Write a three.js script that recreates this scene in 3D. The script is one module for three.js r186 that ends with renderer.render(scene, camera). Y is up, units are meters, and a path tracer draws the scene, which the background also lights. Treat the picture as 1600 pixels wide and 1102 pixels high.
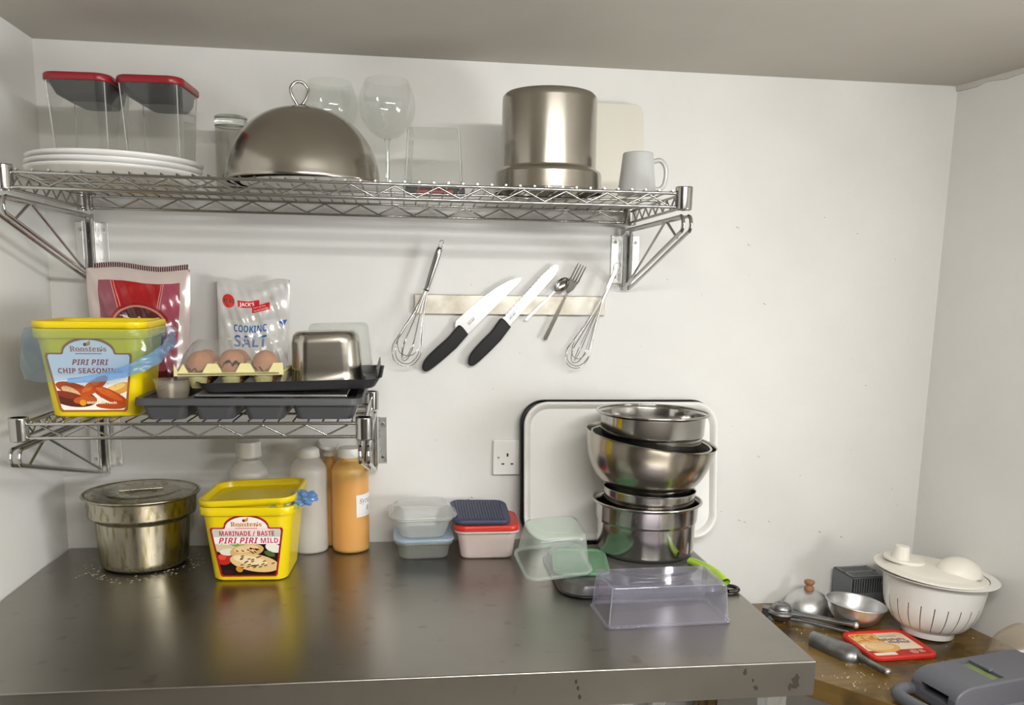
import * as THREE from 'three';
import { RoundedBoxGeometry } from 'three/addons/geometries/RoundedBoxGeometry.js';
import { mergeGeometries } from 'three/addons/utils/BufferGeometryUtils.js';
import { Brush, Evaluator, SUBTRACTION } from 'three-bvh-csg';
import { RectAreaLightUniformsLib } from 'three/addons/lights/RectAreaLightUniformsLib.js';

// ---------- camera, sky, lights, exposure ----------
const scene = new THREE.Scene();
scene.background = new THREE.Color(0.75, 0.82, 0.9);
const W = 1600, H = 1102, F = 1335.35, PY = 679.54;
const FH = 2 * PY, FW = FH * W / H;
const camera = new THREE.PerspectiveCamera(2 * Math.atan(PY / F) * 180 / Math.PI, W / H, 0.05, 30);
camera.setViewOffset(FW, FH, (FW - W) / 2, 0, W, H);
camera.rotation.order = 'YXZ';
camera.position.set(0.7679, 1.4998, 2.0163);
camera.rotation.set(-0.1664, -0.1314, 0.017);
camera.updateMatrixWorld(true); camera.updateProjectionMatrix();

const renderer = new THREE.WebGLRenderer();
renderer.toneMapping = THREE.LinearToneMapping;
renderer.toneMappingExposure = 1.1;
renderer.shadowMap.enabled = true;
RectAreaLightUniformsLib.init();

const XL = 0.0069, XR = 2.1043, YC = 2.0051, ANG = 0.189, ZF = 4.2, ZL = 1.05, XO = -1.6, TY = 0.9, WY = 0.715;
const rwx = (z) => XR + Math.tan(ANG) * z;              // x of the splayed right wall at depth z
const RW = (t, y, off = 0) => new THREE.Vector3(XR + Math.sin(ANG) * t + Math.cos(ANG) * -off, y, Math.cos(ANG) * t + Math.sin(ANG) * off);
const WIN = { t0: 1.2, t1: 2.3, y0: 1.0, y1: 1.42 };   // window opening in the right wall, beside and behind the camera
const daylight = new THREE.RectAreaLight(new THREE.Color(0.97, 0.99, 1.0), 28, WIN.t1 - WIN.t0 - 0.1, WIN.y1 - WIN.y0 - 0.1);
daylight.position.copy(RW((WIN.t0 + WIN.t1) / 2, (WIN.y0 + WIN.y1) / 2, -0.02));
daylight.lookAt(RW((WIN.t0 + WIN.t1) / 2, (WIN.y0 + WIN.y1) / 2, 1));
scene.add(daylight);
const LAMP = { x: 1.25, z: 2.0, len: 1.2, h: 0.055, d: 0.07 };   // boxed fluorescent batten on the ceiling above the camera: its sides and underside glow
const lampFace = (w, h, L, pos, to) => { const l = new THREE.RectAreaLight(new THREE.Color(1.0, 0.985, 0.955), L, w, h); l.position.set(...pos); l.lookAt(...to); scene.add(l); return l; };
lampFace(LAMP.len, LAMP.h, 68, [LAMP.x, YC - 0.02 - LAMP.h / 2, LAMP.z - LAMP.d / 2 - 0.002], [LAMP.x, YC - 0.02 - LAMP.h / 2, 0]);
lampFace(LAMP.len, LAMP.h, 68, [LAMP.x, YC - 0.02 - LAMP.h / 2, LAMP.z + LAMP.d / 2 + 0.002], [LAMP.x, YC - 0.02 - LAMP.h / 2, 9]);
lampFace(LAMP.len, LAMP.d, 68, [LAMP.x, YC - 0.022 - LAMP.h, LAMP.z], [LAMP.x, 0, LAMP.z]);

// ---------- helpers ----------
let seed = 7;
const rnd = () => { seed = (seed * 1664525 + 1013904223) >>> 0; return seed / 4294967296; };
const rr = (a, b) => a + (b - a) * rnd();
const taken = {};
const numbered = (n) => { const k = taken[n] = (taken[n] ?? -1) + 1; return k ? n + '_' + String(k).padStart(3, '0') : n; };
const V = (x, y, z) => new THREE.Vector3(x, y, z);
function tag(o, label, category, group) { o.userData.label = label; o.userData.category = category; if (group) o.userData.group = group; return o; }
function thing(name, label, category, pos = [0, 0, 0], turn = 0, group) {
  const o = new THREE.Group(); o.name = numbered(name); o.position.set(...pos); o.rotation.y = turn; scene.add(o);
  return tag(o, label, category, group);
}
function part(parent, name, geo, mat, pos, rot) {
  const m = new THREE.Mesh(geo, mat); m.name = name; m.castShadow = m.receiveShadow = true;
  if (pos) m.position.set(...pos); if (rot) m.rotation.set(...rot);
  parent.add(m); return m;
}
function solo(name, geo, mat, label, category, pos = [0, 0, 0], rot = [0, 0, 0], group) {
  return tag(part(scene, numbered(name), geo, mat, pos, rot), label, category, group);
}
function struct(name, geo, mat, pos, rot) { const m = part(scene, name, geo, mat, pos, rot); m.userData.kind = 'structure'; return m; }
const merge = (l) => mergeGeometries(l.map((g) => { const h = g.index ? g.toNonIndexed() : g; for (const k of Object.keys(h.attributes)) if (!['position', 'normal', 'uv'].includes(k)) h.deleteAttribute(k); return h; }));
const moved = (g, x, y, z, rx = 0, ry = 0, rz = 0) => { const m = new THREE.Matrix4().makeRotationFromEuler(new THREE.Euler(rx, ry, rz)); m.setPosition(x, y, z); return g.applyMatrix4(m); };
const box = (w, h, d, r = 0.002, s = 2) => new RoundedBoxGeometry(w, h, d, s, Math.min(r, w / 2.01, h / 2.01, d / 2.01));
const at = (g, x, y, z) => g.translate(x, y, z);
function rod(a, b, r, s = 8) {
  const d = V().subVectors(b, a), g = new THREE.CylinderGeometry(r, r, d.length(), s);
  g.applyQuaternion(new THREE.Quaternion().setFromUnitVectors(V(0, 1, 0), d.clone().normalize()));
  return g.translate((a.x + b.x) / 2, (a.y + b.y) / 2, (a.z + b.z) / 2);
}
const poly = (pts, r, s = 8) => merge(pts.slice(1).map((p, i) => rod(pts[i], p, r, s)).concat(pts.slice(1, -1).map((p) => at(new THREE.SphereGeometry(r, s, 6), p.x, p.y, p.z))));
const tube = (pts, r, n = 40, s = 8, closed = false) => new THREE.TubeGeometry(new THREE.CatmullRomCurve3(pts, closed, 'centripetal'), n, r, s, closed);
const lathe = (p, n = 64) => new THREE.LatheGeometry(p.map(([r, y]) => new THREE.Vector2(Math.max(r, 0.00001), y)), n);
function vessel(out, t, n = 64) {           // a turned vessel with a wall of thickness t: outer profile from the foot up, then the inside down
  const inn = out.slice().reverse().map(([r, y]) => [Math.max(0, r - t), y + (r < out[1][0] * 1.02 && y < out[2][1] ? t : 0)]);
  return lathe([...out, ...inn], n);
}
function smooth(p, n = 6) {                  // rounds a profile
  const c = new THREE.CatmullRomCurve3(p.map(([r, y]) => V(r, y, 0)), false, 'centripetal');
  return c.getPoints(p.length * n).map((q) => [q.x, q.y]);
}
function ring(w, d, r, n = 6) {              // rounded rectangle, counter-clockwise in x, z
  const o = [], hw = w / 2 - r, hd = d / 2 - r;
  for (const [cx, cz, a0] of [[hw, hd, 0], [-hw, hd, 1], [-hw, -hd, 2], [hw, -hd, 3]])
    for (let i = 0; i <= n; i++) { const a = (a0 + i / n) * Math.PI / 2; o.push([cx + r * Math.cos(a), cz + r * Math.sin(a)]); }
  return o;
}
function loft(secs, { cap0 = true, cap1 = false, n = 6, wob } = {}) {   // secs: [y, w, d, r]; skin over rounded rectangles
  const pos = [], uv = [], idx = [], L = secs.map(([y, w, d, r, ox = 0, oz = 0]) => ring(w, d, Math.min(r, w / 2 - 1e-4, d / 2 - 1e-4), n).map(([x, z]) => [x + ox, y, z + oz]));
  const m = L[0].length;
  L.forEach((row, j) => { for (let i = 0; i <= m; i++) { const p = row[i % m]; pos.push(...p); uv.push(i / m, j / (L.length - 1)); } });
  for (let j = 0; j < L.length - 1; j++) for (let i = 0; i < m; i++) { const a = j * (m + 1) + i, b = a + 1, c = a + m + 1, e = c + 1; idx.push(a, c, b, b, c, e); }
  const fan = (row, up) => { const k = pos.length / 3; let sx = 0, sz = 0; row.forEach((p) => { sx += p[0] / m; sz += p[2] / m; }); pos.push(sx, row[0][1], sz); uv.push(0.5, 0.5); row.forEach((p) => { pos.push(...p); uv.push(0.5 + p[0], 0.5 + p[2]); });
    for (let i = 0; i < m; i++) { const a = k + 1 + i, b = k + 1 + (i + 1) % m; up ? idx.push(k, b, a) : idx.push(k, a, b); } };
  if (cap0) fan(L[0], false); if (cap1) fan(L[L.length - 1], true);
  const g = new THREE.BufferGeometry();
  g.setAttribute('position', new THREE.Float32BufferAttribute(pos, 3)); g.setAttribute('uv', new THREE.Float32BufferAttribute(uv, 2)); g.setIndex(idx);
  g.computeVertexNormals(); return g;
}
function shapeGeo(pts, depth, bevel = 0, curve = false) {
  const s = curve ? new THREE.Shape(new THREE.SplineCurve(pts.map(([x, y]) => new THREE.Vector2(x, y))).getPoints(pts.length * 5)) : new THREE.Shape(pts.map(([x, y]) => new THREE.Vector2(x, y)));
  return new THREE.ExtrudeGeometry(s, { depth, bevelEnabled: bevel > 0, bevelSize: bevel, bevelThickness: bevel, bevelSegments: 2, curveSegments: 8 });
}
function uvBox(g, k = 1) {                   // uv in metres from the side a face points to
  const h = g.index ? g.toNonIndexed() : g, p = h.attributes.position, nn = h.attributes.normal, uv = [];
  for (let i = 0; i < p.count; i++) {
    const ax = Math.abs(nn.getX(i)), ay = Math.abs(nn.getY(i)), az = Math.abs(nn.getZ(i));
    if (ay >= ax && ay >= az) uv.push(p.getX(i) * k, p.getZ(i) * k); else if (az >= ax) uv.push(p.getX(i) * k, p.getY(i) * k); else uv.push(p.getZ(i) * k, p.getY(i) * k);
  }
  h.setAttribute('uv', new THREE.Float32BufferAttribute(uv, 2)); return h;
}
// value noise, tiling
function noiseField(n, cells, oct = 4, sx = 1, sy = 1) {
  const out = new Float32Array(n * n); let amp = 1, tot = 0;
  for (let o = 0; o < oct; o++) {
    const cx = Math.max(1, Math.round(cells * sx)) << o, cy = Math.max(1, Math.round(cells * sy)) << o, L = new Float32Array(cx * cy).map(() => rnd());
    for (let y = 0; y < n; y++) { const fy = y / n * cy, y0 = Math.floor(fy), ty = fy - y0, wy = ty * ty * (3 - 2 * ty);
      for (let x = 0; x < n; x++) { const fx = x / n * cx, x0 = Math.floor(fx), tx = fx - x0, wx = tx * tx * (3 - 2 * tx);
        const g = (i, j) => L[(j % cy) * cx + i % cx];
        out[y * n + x] += amp * ((g(x0, y0) * (1 - wx) + g(x0 + 1, y0) * wx) * (1 - wy) + (g(x0, y0 + 1) * (1 - wx) + g(x0 + 1, y0 + 1) * wx) * wy); } }
    tot += amp; amp *= 0.55;
  }
  return out.map((v) => v / tot);
}
function dataTex(n, f, srgb = false, rep = [1, 1]) {
  const d = new Uint8Array(n * n * 4);
  for (let i = 0; i < n * n; i++) { const c = f(i); for (let k = 0; k < 3; k++) d[i * 4 + k] = Math.max(0, Math.min(255, (Array.isArray(c) ? c[k] : c) * 255)); d[i * 4 + 3] = 255; }
  const t = new THREE.DataTexture(d, n, n); t.wrapS = t.wrapT = THREE.RepeatWrapping; t.magFilter = THREE.LinearFilter; t.repeat.set(...rep);
  if (srgb) t.colorSpace = THREE.SRGBColorSpace; t.needsUpdate = true; return t;
}
function canvasTex(w, h, draw) {
  const c = document.createElement('canvas'); c.width = w; c.height = h; draw(c.getContext('2d'), w, h);
  const t = new THREE.CanvasTexture(c); t.colorSpace = THREE.SRGBColorSpace; return t;
}
const csg = new Evaluator(); csg.useGroups = false; csg.attributes = ['position', 'normal', 'uv'];
function cut(g, ...holes) {                  // the geometry with real openings cut out of it
  let b = new Brush(g); b.updateMatrixWorld();
  for (const h of holes) { const c = new Brush(h); c.updateMatrixWorld(); b = csg.evaluate(b, c, SUBTRACTION); }
  return b.geometry;
}
const std = (o) => new THREE.MeshPhysicalMaterial({ side: THREE.DoubleSide, ...o });
const lin = (r, g, b) => new THREE.Color().setRGB(r, g, b);

// ---------- materials ----------
const N1 = noiseField(256, 6, 5), N2 = noiseField(256, 24, 3), NB = noiseField(256, 3, 5, 1, 24), NF = noiseField(256, 40, 2);
const mix = (a, b, t) => a.map((v, i) => v + (b[i] - v) * t);
const clamp = (v, a = 0, b = 1) => Math.max(a, Math.min(b, v));
const M = {};
M.wall = std({ color: lin(0.80, 0.80, 0.785), roughness: 0.55, roughnessMap: dataTex(256, (i) => 0.75 + 0.25 * N1[i]), bumpMap: dataTex(256, (i) => 0.6 * N1[i] + 0.4 * N2[i]), bumpScale: 0.0012,
  map: dataTex(256, (i) => { const v = 0.955 + 0.045 * N1[i]; return [v, v * 0.997, v * 0.99]; }, true) });
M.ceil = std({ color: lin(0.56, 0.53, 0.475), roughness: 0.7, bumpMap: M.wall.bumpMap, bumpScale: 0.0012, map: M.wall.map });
M.wallDark = std({ color: lin(0.18, 0.165, 0.145), roughness: 0.6, bumpMap: M.wall.bumpMap, bumpScale: 0.0012 });
M.floor = std({ color: lin(0.50, 0.47, 0.43), roughness: 0.45, map: dataTex(256, (i) => 0.75 + 0.25 * N2[i], true) });
M.chrome = std({ color: lin(0.48, 0.47, 0.45), metalness: 1, roughness: 0.18, roughnessMap: dataTex(256, (i) => 0.6 + 0.4 * N2[i]) });
M.zinc = std({ color: lin(0.66, 0.66, 0.65), metalness: 1, roughness: 0.38, roughnessMap: dataTex(256, (i) => 0.55 + 0.45 * N1[i]) });
M.steel = std({ color: lin(0.54, 0.515, 0.475), metalness: 1, roughness: 0.23, roughnessMap: dataTex(256, (i) => 0.78 + 0.12 * NB[i] + 0.1 * N1[i]),
  map: dataTex(256, (i) => { const v = 0.9 + 0.1 * N1[i]; return [v, v * 0.99, v * 0.965]; }, true) });
M.polished = std({ color: lin(0.58, 0.56, 0.53), metalness: 1, roughness: 0.2, roughnessMap: dataTex(256, (i) => 0.5 + 0.5 * N1[i]), map: dataTex(256, (i) => 0.86 + 0.14 * N1[i], true) });
M.stained = std({ color: lin(0.60, 0.575, 0.52), metalness: 1, roughness: 0.4, roughnessMap: dataTex(256, (i) => 0.45 + 0.55 * N1[i]),
  map: dataTex(256, (i) => mix([0.93, 0.92, 0.88], [0.62, 0.58, 0.36], clamp((N1[(i * 7) % 65536] - 0.52) * 5) * 0.55 + clamp((N1[i] - 0.55) * 6) * 0.5), true, [2, 1]) });
M.top = std({ color: lin(0.36, 0.35, 0.33), metalness: 1, roughness: 0.37, roughnessMap: dataTex(256, (i) => 0.7 + 0.22 * N1[i] + 0.08 * NB[i], false, [1.3, 1.3]),
  map: dataTex(256, (i) => { const v = 0.9 + 0.1 * N1[i] - 0.12 * clamp((N2[i] - 0.72) * 5); return [v, v * 0.985, v * 0.96]; }, true, [1.3, 1.3]) });
M.alu = std({ color: lin(0.70, 0.70, 0.70), metalness: 1, roughness: 0.5, roughnessMap: dataTex(256, (i) => 0.6 + 0.4 * N1[i]) });
M.oldAlu = std({ color: lin(0.44, 0.44, 0.44), metalness: 1, roughness: 0.4, map: dataTex(256, (i) => 0.65 + 0.35 * N1[i], true) });
M.blade = std({ color: lin(0.80, 0.80, 0.80), metalness: 0.85, roughness: 0.32 });
M.bar = std({ color: lin(0.60, 0.585, 0.55), metalness: 0.8, roughness: 0.42, map: dataTex(256, (i) => mix([0.98, 0.97, 0.94], [0.82, 0.79, 0.73], clamp((N1[i] - 0.42) * 2.4)), true, [1, 1]) });
const plastic = (r, g, b, rough = 0.4, extra = {}) => std({ color: lin(r, g, b), roughness: rough, ...extra });
M.black = plastic(0.012, 0.012, 0.013, 0.3);
M.darkGap = plastic(0.02, 0.02, 0.02, 0.7);
M.charcoal = plastic(0.055, 0.056, 0.06, 0.5);
M.nonstick = plastic(0.028, 0.028, 0.03, 0.42);
M.yellow = plastic(0.82, 0.62, 0.003, 0.3);
M.white = plastic(0.82, 0.81, 0.78, 0.3);
M.socket = plastic(0.84, 0.83, 0.80, 0.35);
M.china = plastic(0.47, 0.475, 0.465, 0.18);
M.gasket = plastic(0.018, 0.018, 0.016, 0.4);
M.porcelain = plastic(0.83, 0.82, 0.80, 0.2);
M.cream = plastic(0.80, 0.765, 0.68, 0.4);
M.board = std({ color: lin(0.74, 0.71, 0.62), roughness: 0.5 });
M.redLid = plastic(0.27, 0.012, 0.02, 0.3);
M.red = plastic(0.62, 0.03, 0.02, 0.35);
M.navy = plastic(0.045, 0.055, 0.11, 0.45);
M.greySlicer = plastic(0.105, 0.107, 0.125, 0.42);
M.greyBox = plastic(0.17, 0.18, 0.19, 0.5);
M.lime = plastic(0.35, 0.55, 0.03, 0.35);
M.capWhite = plastic(0.78, 0.76, 0.71, 0.4);
const sheet = (r, g, b, t, rough, extra = {}) => std({ color: lin(r, g, b), transmission: t, roughness: rough, thickness: 0, ior: 1.45, ...extra });
M.clear = sheet(0.88, 0.88, 0.86, 0.965, 0.05);
M.glassSheet = sheet(0.975, 0.98, 0.975, 0.975, 0.03);
M.clearHazy = sheet(0.88, 0.89, 0.87, 0.88, 0.1);
M.seal = sheet(0.16, 0.16, 0.15, 0.35, 0.3);
M.frost = sheet(0.88, 0.89, 0.88, 0.72, 0.25);
M.frostGreen = sheet(0.84, 0.90, 0.85, 0.80, 0.2);
M.pinkTub = sheet(0.88, 0.74, 0.71, 0.35, 0.45);
M.blueLid = sheet(0.62, 0.76, 0.90, 0.5, 0.35);
M.greenLid = sheet(0.20, 0.42, 0.24, 0.3, 0.4);
M.purple = sheet(0.77, 0.76, 0.86, 0.90, 0.02);
M.smoke = sheet(0.17, 0.165, 0.155, 0.45, 0.15);
M.bottleMilk = sheet(0.95, 0.93, 0.89, 0.6, 0.42);
M.bottleOrange = sheet(0.95, 0.66, 0.22, 0.5, 0.4);
M.syrup = plastic(0.84, 0.37, 0.012, 0.35);
M.beige = sheet(0.86, 0.80, 0.70, 0.82, 0.25);
M.bagBlue = sheet(0.66, 0.79, 0.93, 0.93, 0.12);
M.bagBlueDense = sheet(0.30, 0.52, 0.84, 0.6, 0.2);
M.bagClear = sheet(0.93, 0.93, 0.92, 0.92, 0.1);
M.pane = std({ color: lin(0.97, 0.98, 0.98), transmission: 1, roughness: 0, thickness: 0 });
M.glass = std({ color: lin(1, 1, 1), transmission: 1, roughness: 0.01, thickness: 0, ior: 1.5 });
M.glassThick = std({ color: lin(0.93, 0.97, 0.96), transmission: 1, roughness: 0.02, thickness: 0.01, ior: 1.5 });
M.pulp = std({ color: lin(0.72, 0.66, 0.32), roughness: 0.9, bumpMap: dataTex(256, (i) => NF[i], false, [3, 3]), bumpScale: 0.0008 });
M.egg = std({ color: lin(0.52, 0.23, 0.11), roughness: 0.55, map: dataTex(256, (i) => 0.9 + 0.1 * N2[i], true) });
M.woodTop = std({ color: lin(0.25, 0.145, 0.035), roughness: 0.32, roughnessMap: dataTex(256, (i) => 0.45 + 0.55 * N1[i], false, [2, 2]),
  map: dataTex(256, (i) => { const s = clamp((N1[i] - 0.5) * 4), g = 0.75 + 0.25 * NB[i]; return mix([0.95 * g, 0.95 * g, 0.9 * g], [0.42, 0.42, 0.42], s * 0.8); }, true, [1.6, 1.6]), bumpMap: dataTex(256, (i) => NB[i]), bumpScale: 0.0003 });
M.knob = std({ color: lin(0.34, 0.16, 0.07), roughness: 0.5 });
M.paintWhite = plastic(0.8, 0.8, 0.79, 0.4);
M.filler = std({ color: lin(0.60, 0.57, 0.53), roughness: 0.9, bumpMap: dataTex(256, (i) => N2[i]), bumpScale: 0.004 });
M.stain = std({ color: lin(0.045, 0.035, 0.027), roughness: 0.9, specularIntensity: 0.3 });
M.mark = std({ color: lin(0.30, 0.28, 0.26), roughness: 0.8 });

// ---------- the room ----------
const T = 0.12;
{
  const bw = box(rwx(0) + 1.2, YC + 0.3, T, 0.001, 1);
  struct('wall_back', uvBox(at(bw, (rwx(0) + 0.4) / 2, YC / 2, -T / 2)), M.wall);
  struct('wall_left', uvBox(at(box(T, YC + 0.3, ZL + 0.1, 0.001, 1), XL - T / 2, YC / 2, ZL / 2 - 0.05)), M.wall);
  // beyond the short left wall the kitchen opens to the left and behind the camera, with darker painted walls
  struct('wall_left_return', uvBox(at(box(XL - XO, YC + 0.3, T, 0.001, 1), (XL + XO) / 2 - T, YC / 2, ZL - T / 2 - 0.002)), M.wallDark);
  struct('wall_far_left', uvBox(at(box(T, YC + 0.3, ZF - ZL + 0.4, 0.001, 1), XO - T / 2, YC / 2, (ZF + ZL) / 2)), M.wallDark);
  struct('wall_front', uvBox(at(box(5, YC + 0.3, T, 0.001, 1), 0.9, YC / 2, ZF + T / 2)), M.wallDark);
  struct('floor', uvBox(at(box(5.4, T, ZF + 0.4, 0.001, 1), 0.9, -T / 2, ZF / 2)), M.floor);
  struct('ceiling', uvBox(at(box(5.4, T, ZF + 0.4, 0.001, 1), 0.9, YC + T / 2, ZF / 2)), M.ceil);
  // right wall in the axes of the wall: x away from the room, z along the wall
  const slab = (t0, t1, y0, y1) => uvBox(at(box(T, y1 - y0, t1 - t0, 0.0005, 1), T / 2, (y0 + y1) / 2, (t0 + t1) / 2));
  const LT = ZF / Math.cos(ANG) + 0.2;
  struct('wall_right', merge([slab(-0.03, WIN.t0, -0.1, YC + 0.1), slab(WIN.t1, LT, -0.1, YC + 0.1), slab(WIN.t0, WIN.t1, -0.1, WIN.y0), slab(WIN.t0, WIN.t1, WIN.y1, YC + 0.1)]), M.wall, [XR, 0, 0], [0, ANG, 0]);
  const win = new THREE.Group(); win.name = 'window_1'; win.userData.kind = 'structure'; win.position.set(XR, 0, 0); win.rotation.y = ANG; scene.add(win);
  const tc = (WIN.t0 + WIN.t1) / 2, yc = (WIN.y0 + WIN.y1) / 2, tw = WIN.t1 - WIN.t0, yh = WIN.y1 - WIN.y0, b = 0.05;
  part(win, 'window_frame', merge([at(box(0.05, b, tw), 0.07, WIN.y0 + b / 2, tc), at(box(0.05, b, tw), 0.07, WIN.y1 - b / 2, tc), at(box(0.05, yh, b), 0.07, yc, WIN.t0 + b / 2), at(box(0.05, yh, b), 0.07, yc, WIN.t1 - b / 2), at(box(0.05, yh, 0.04), 0.07, yc, tc)]), M.paintWhite);
  for (const s of [-1, 1]) part(win, 'pane', box(0.004, yh - 2 * b, tw / 2 - 0.07, 0.0005, 1), M.pane, [0.07, yc, tc + s * tw / 4]);
  part(win, 'window_sill', box(0.16, 0.025, tw + 0.06), M.paintWhite, [0.02, WIN.y0 - 0.0135, tc]);
  // uneven strip of old filler where the right wall meets the ceiling
  const pts = [], n = 40; for (let i = 0; i <= n; i++) pts.push([i / n * 1.1, 0]);
  for (let i = n; i >= 0; i--) pts.push([i / n * 1.1, -(0.009 + 0.004 * Math.sin(i * 1.7) * rnd() + 0.005 * rnd())]);
  const g = shapeGeo(pts, 0.003, 0.001); g.rotateY(-Math.PI / 2);
  struct('trim_1', g, M.filler, [XR - 0.001, YC + 0.001, 0.003], [0, ANG, 0]);
  // small chips and scuffs in the back wall paint
  const wallMarks = []; const mk = (x, y, s) => { const k = 5, p = []; for (let i = 0; i < k; i++) { const a = i / k * 6.28; p.push([Math.cos(a) * s * rr(0.5, 1.2), Math.sin(a) * s * rr(0.5, 1.2)]); } wallMarks.push(at(shapeGeo(p, 0.0006), x, y, -0.0003)); };
  for (let i = 0; i < 46; i++) mk(rr(0.85, 2.05), rr(0.95, 1.85), rr(0.0006, 0.0016));
  for (const [x, y] of [[1.62, 0.935], [1.635, 0.93], [1.70, 0.93], [1.60, 1.62], [1.57, 1.66], [1.65, 1.48], [0.93, 1.0], [0.937, 1.005], [1.66, 1.10], [1.84, 0.90], [1.9, 0.885]]) { mk(x, y, 0.002); mk(x + 0.004, y - 0.002, 0.0014); }
  const wm = merge(wallMarks); const m = part(scene.getObjectByName('wall_back'), 'paint_chips', wm, M.mark); m.userData.kind = 'stuff';
}
{ // ceiling batten
  const t = thing('ceiling_light', 'white boxed fluorescent batten on the ceiling above the viewpoint', 'light', [LAMP.x, YC, LAMP.z]);
  part(t, 'housing', box(LAMP.len + 0.04, 0.02, LAMP.d + 0.01, 0.004), M.paintWhite, [0, -0.0102, 0]);
  part(t, 'diffuser', box(LAMP.len, LAMP.h, LAMP.d, 0.004), std({ color: lin(0.9, 0.9, 0.9), emissive: lin(1, 0.975, 0.93), emissiveIntensity: 3 }), [0, -0.0202 - LAMP.h / 2, 0]);
  for (const s of [-1, 1]) part(t, 'end_cap', box(0.016, LAMP.h + 0.002, LAMP.d + 0.004, 0.003), M.paintWhite, [s * (LAMP.len / 2 + 0.0085), -0.021 - LAMP.h / 2, 0]);
}

// ---------- steel table ----------
const TX = 1.454, TZ = 0.7508;
{
  const t = thing('steel_table', 'stainless steel work table along the back wall with folded front edge', 'table');
  const w = TX - XL - 0.004, x0 = XL + 0.004;
  part(t, 'tabletop', uvBox(at(box(w, 0.062, TZ - 0.006, 0.003, 3), x0 + w / 2, TY - 0.031, TZ / 2 + 0.003)), M.top);
  for (const [x, z] of [[x0 + 0.05, 0.06], [TX - 0.045, 0.06], [x0 + 0.05, TZ - 0.06], [TX - 0.045, TZ - 0.06]]) {
    const l = part(t, 'leg', box(0.038, TY - 0.066, 0.038, 0.004), M.zinc, [x, (TY - 0.066) / 2 + 0.002, z]);
  }
  part(t, 'undershelf', box(w - 0.08, 0.03, TZ - 0.1), M.zinc, [x0 + w / 2, 0.22, TZ / 2]);
  part(t, 'cross_rail', box(0.045, 0.03, TZ - 0.06), M.zinc, [1.13, TY - 0.078, TZ / 2]);
  // stains on the front edge
  const st = []; for (const [x, y, s] of [[1.33, -0.014, 0.006], [1.345, -0.03, 0.004], [1.35, -0.043, 0.006], [1.42, -0.034, 0.012], [1.41, -0.044, 0.008], [1.05, -0.03, 0.004], [1.052, -0.045, 0.005], [1.046, -0.018, 0.004]]) { const p = []; for (let i = 0; i < 9; i++) { const a = i / 9 * 6.28; p.push([Math.cos(a) * s * rr(0.3, 0.8), Math.sin(a) * s * rr(0.5, 1.3)]); } part(t, 'dried_stain', shapeGeo(p, 0.0006), M.stain, [x, TY + y, TZ - 0.0002]); }
  // dried residue under the lidded pot
  const rs = []; for (let i = 0; i < 160; i++) { const a = rr(0, 6.28), r = rr(0.086, 0.125) + (a > 0.9 && a < 2.6 ? rr(0, 0.03) : 0), s = rr(0.001, 0.004), p = []; for (let k = 0; k < 6; k++) p.push([Math.cos(k) * s * rr(0.4, 1.2), Math.sin(k) * s * rr(0.4, 1.2)]); const g = shapeGeo(p, 0.0004).rotateX(-Math.PI / 2); rs.push(at(g, 0.212 + Math.cos(a) * r, TY + 0.0001, 0.125 + Math.sin(a) * r * 0.95)); }
  const m = part(t, 'dried_residue', merge(rs), std({ color: lin(0.42, 0.39, 0.27), roughness: 0.8 })); m.userData.kind = 'stuff';
}
// ---------- wooden corner table ----------
{
  const t = thing('wooden_table', 'stained brown wooden corner table beside the steel table', 'table');
  const pts = [[1.475, 0.012], [1.475, 0.268], [1.93, 0.808], [2.2, 0.808], [rwx(0.808) - 0.012, 0.808], [rwx(0.012) - 0.012, 0.012]];
  const g = shapeGeo(pts.map(([x, z]) => [x, -z]), 0.041, 0.002); g.rotateX(-Math.PI / 2);
  part(t, 'tabletop', uvBox(g), M.woodTop, [0, WY - 0.043, 0]);
  for (const [x, z] of [[1.53, 0.07], [2.03, 0.07], [1.98, 0.74], [2.16, 0.74]]) part(t, 'leg', box(0.05, WY - 0.045, 0.05, 0.004), M.woodTop, [x, (WY - 0.045) / 2, z]);
  const cr = []; for (let i = 0; i < 90; i++) { const x = rr(1.55, 2.1), z = rr(0.1, 0.6); if (z - 0.268 > (x - 1.49) * 1.187) continue; const s = rr(0.0008, 0.0022); cr.push(moved(new THREE.IcosahedronGeometry(s, 0), x, WY + s * 0.5, z, rr(0, 6), rr(0, 6), 0)); }
  for (let i = 0; i < 36; i++) { const x = 1.70 + rr(-0.06, 0.07), z = 0.47 + rr(-0.05, 0.04), s = rr(0.0007, 0.002); if (z - 0.268 > (x - 1.49) * 1.187) continue; cr.push(moved(new THREE.IcosahedronGeometry(s, 0), x, WY + s * 0.5, z, rr(0, 6), rr(0, 6), 0)); }
  const c = part(t, 'crumbs', merge(cr), std({ color: lin(0.56, 0.43, 0.25), roughness: 0.9 })); c.userData.kind = 'stuff';
}

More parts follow.
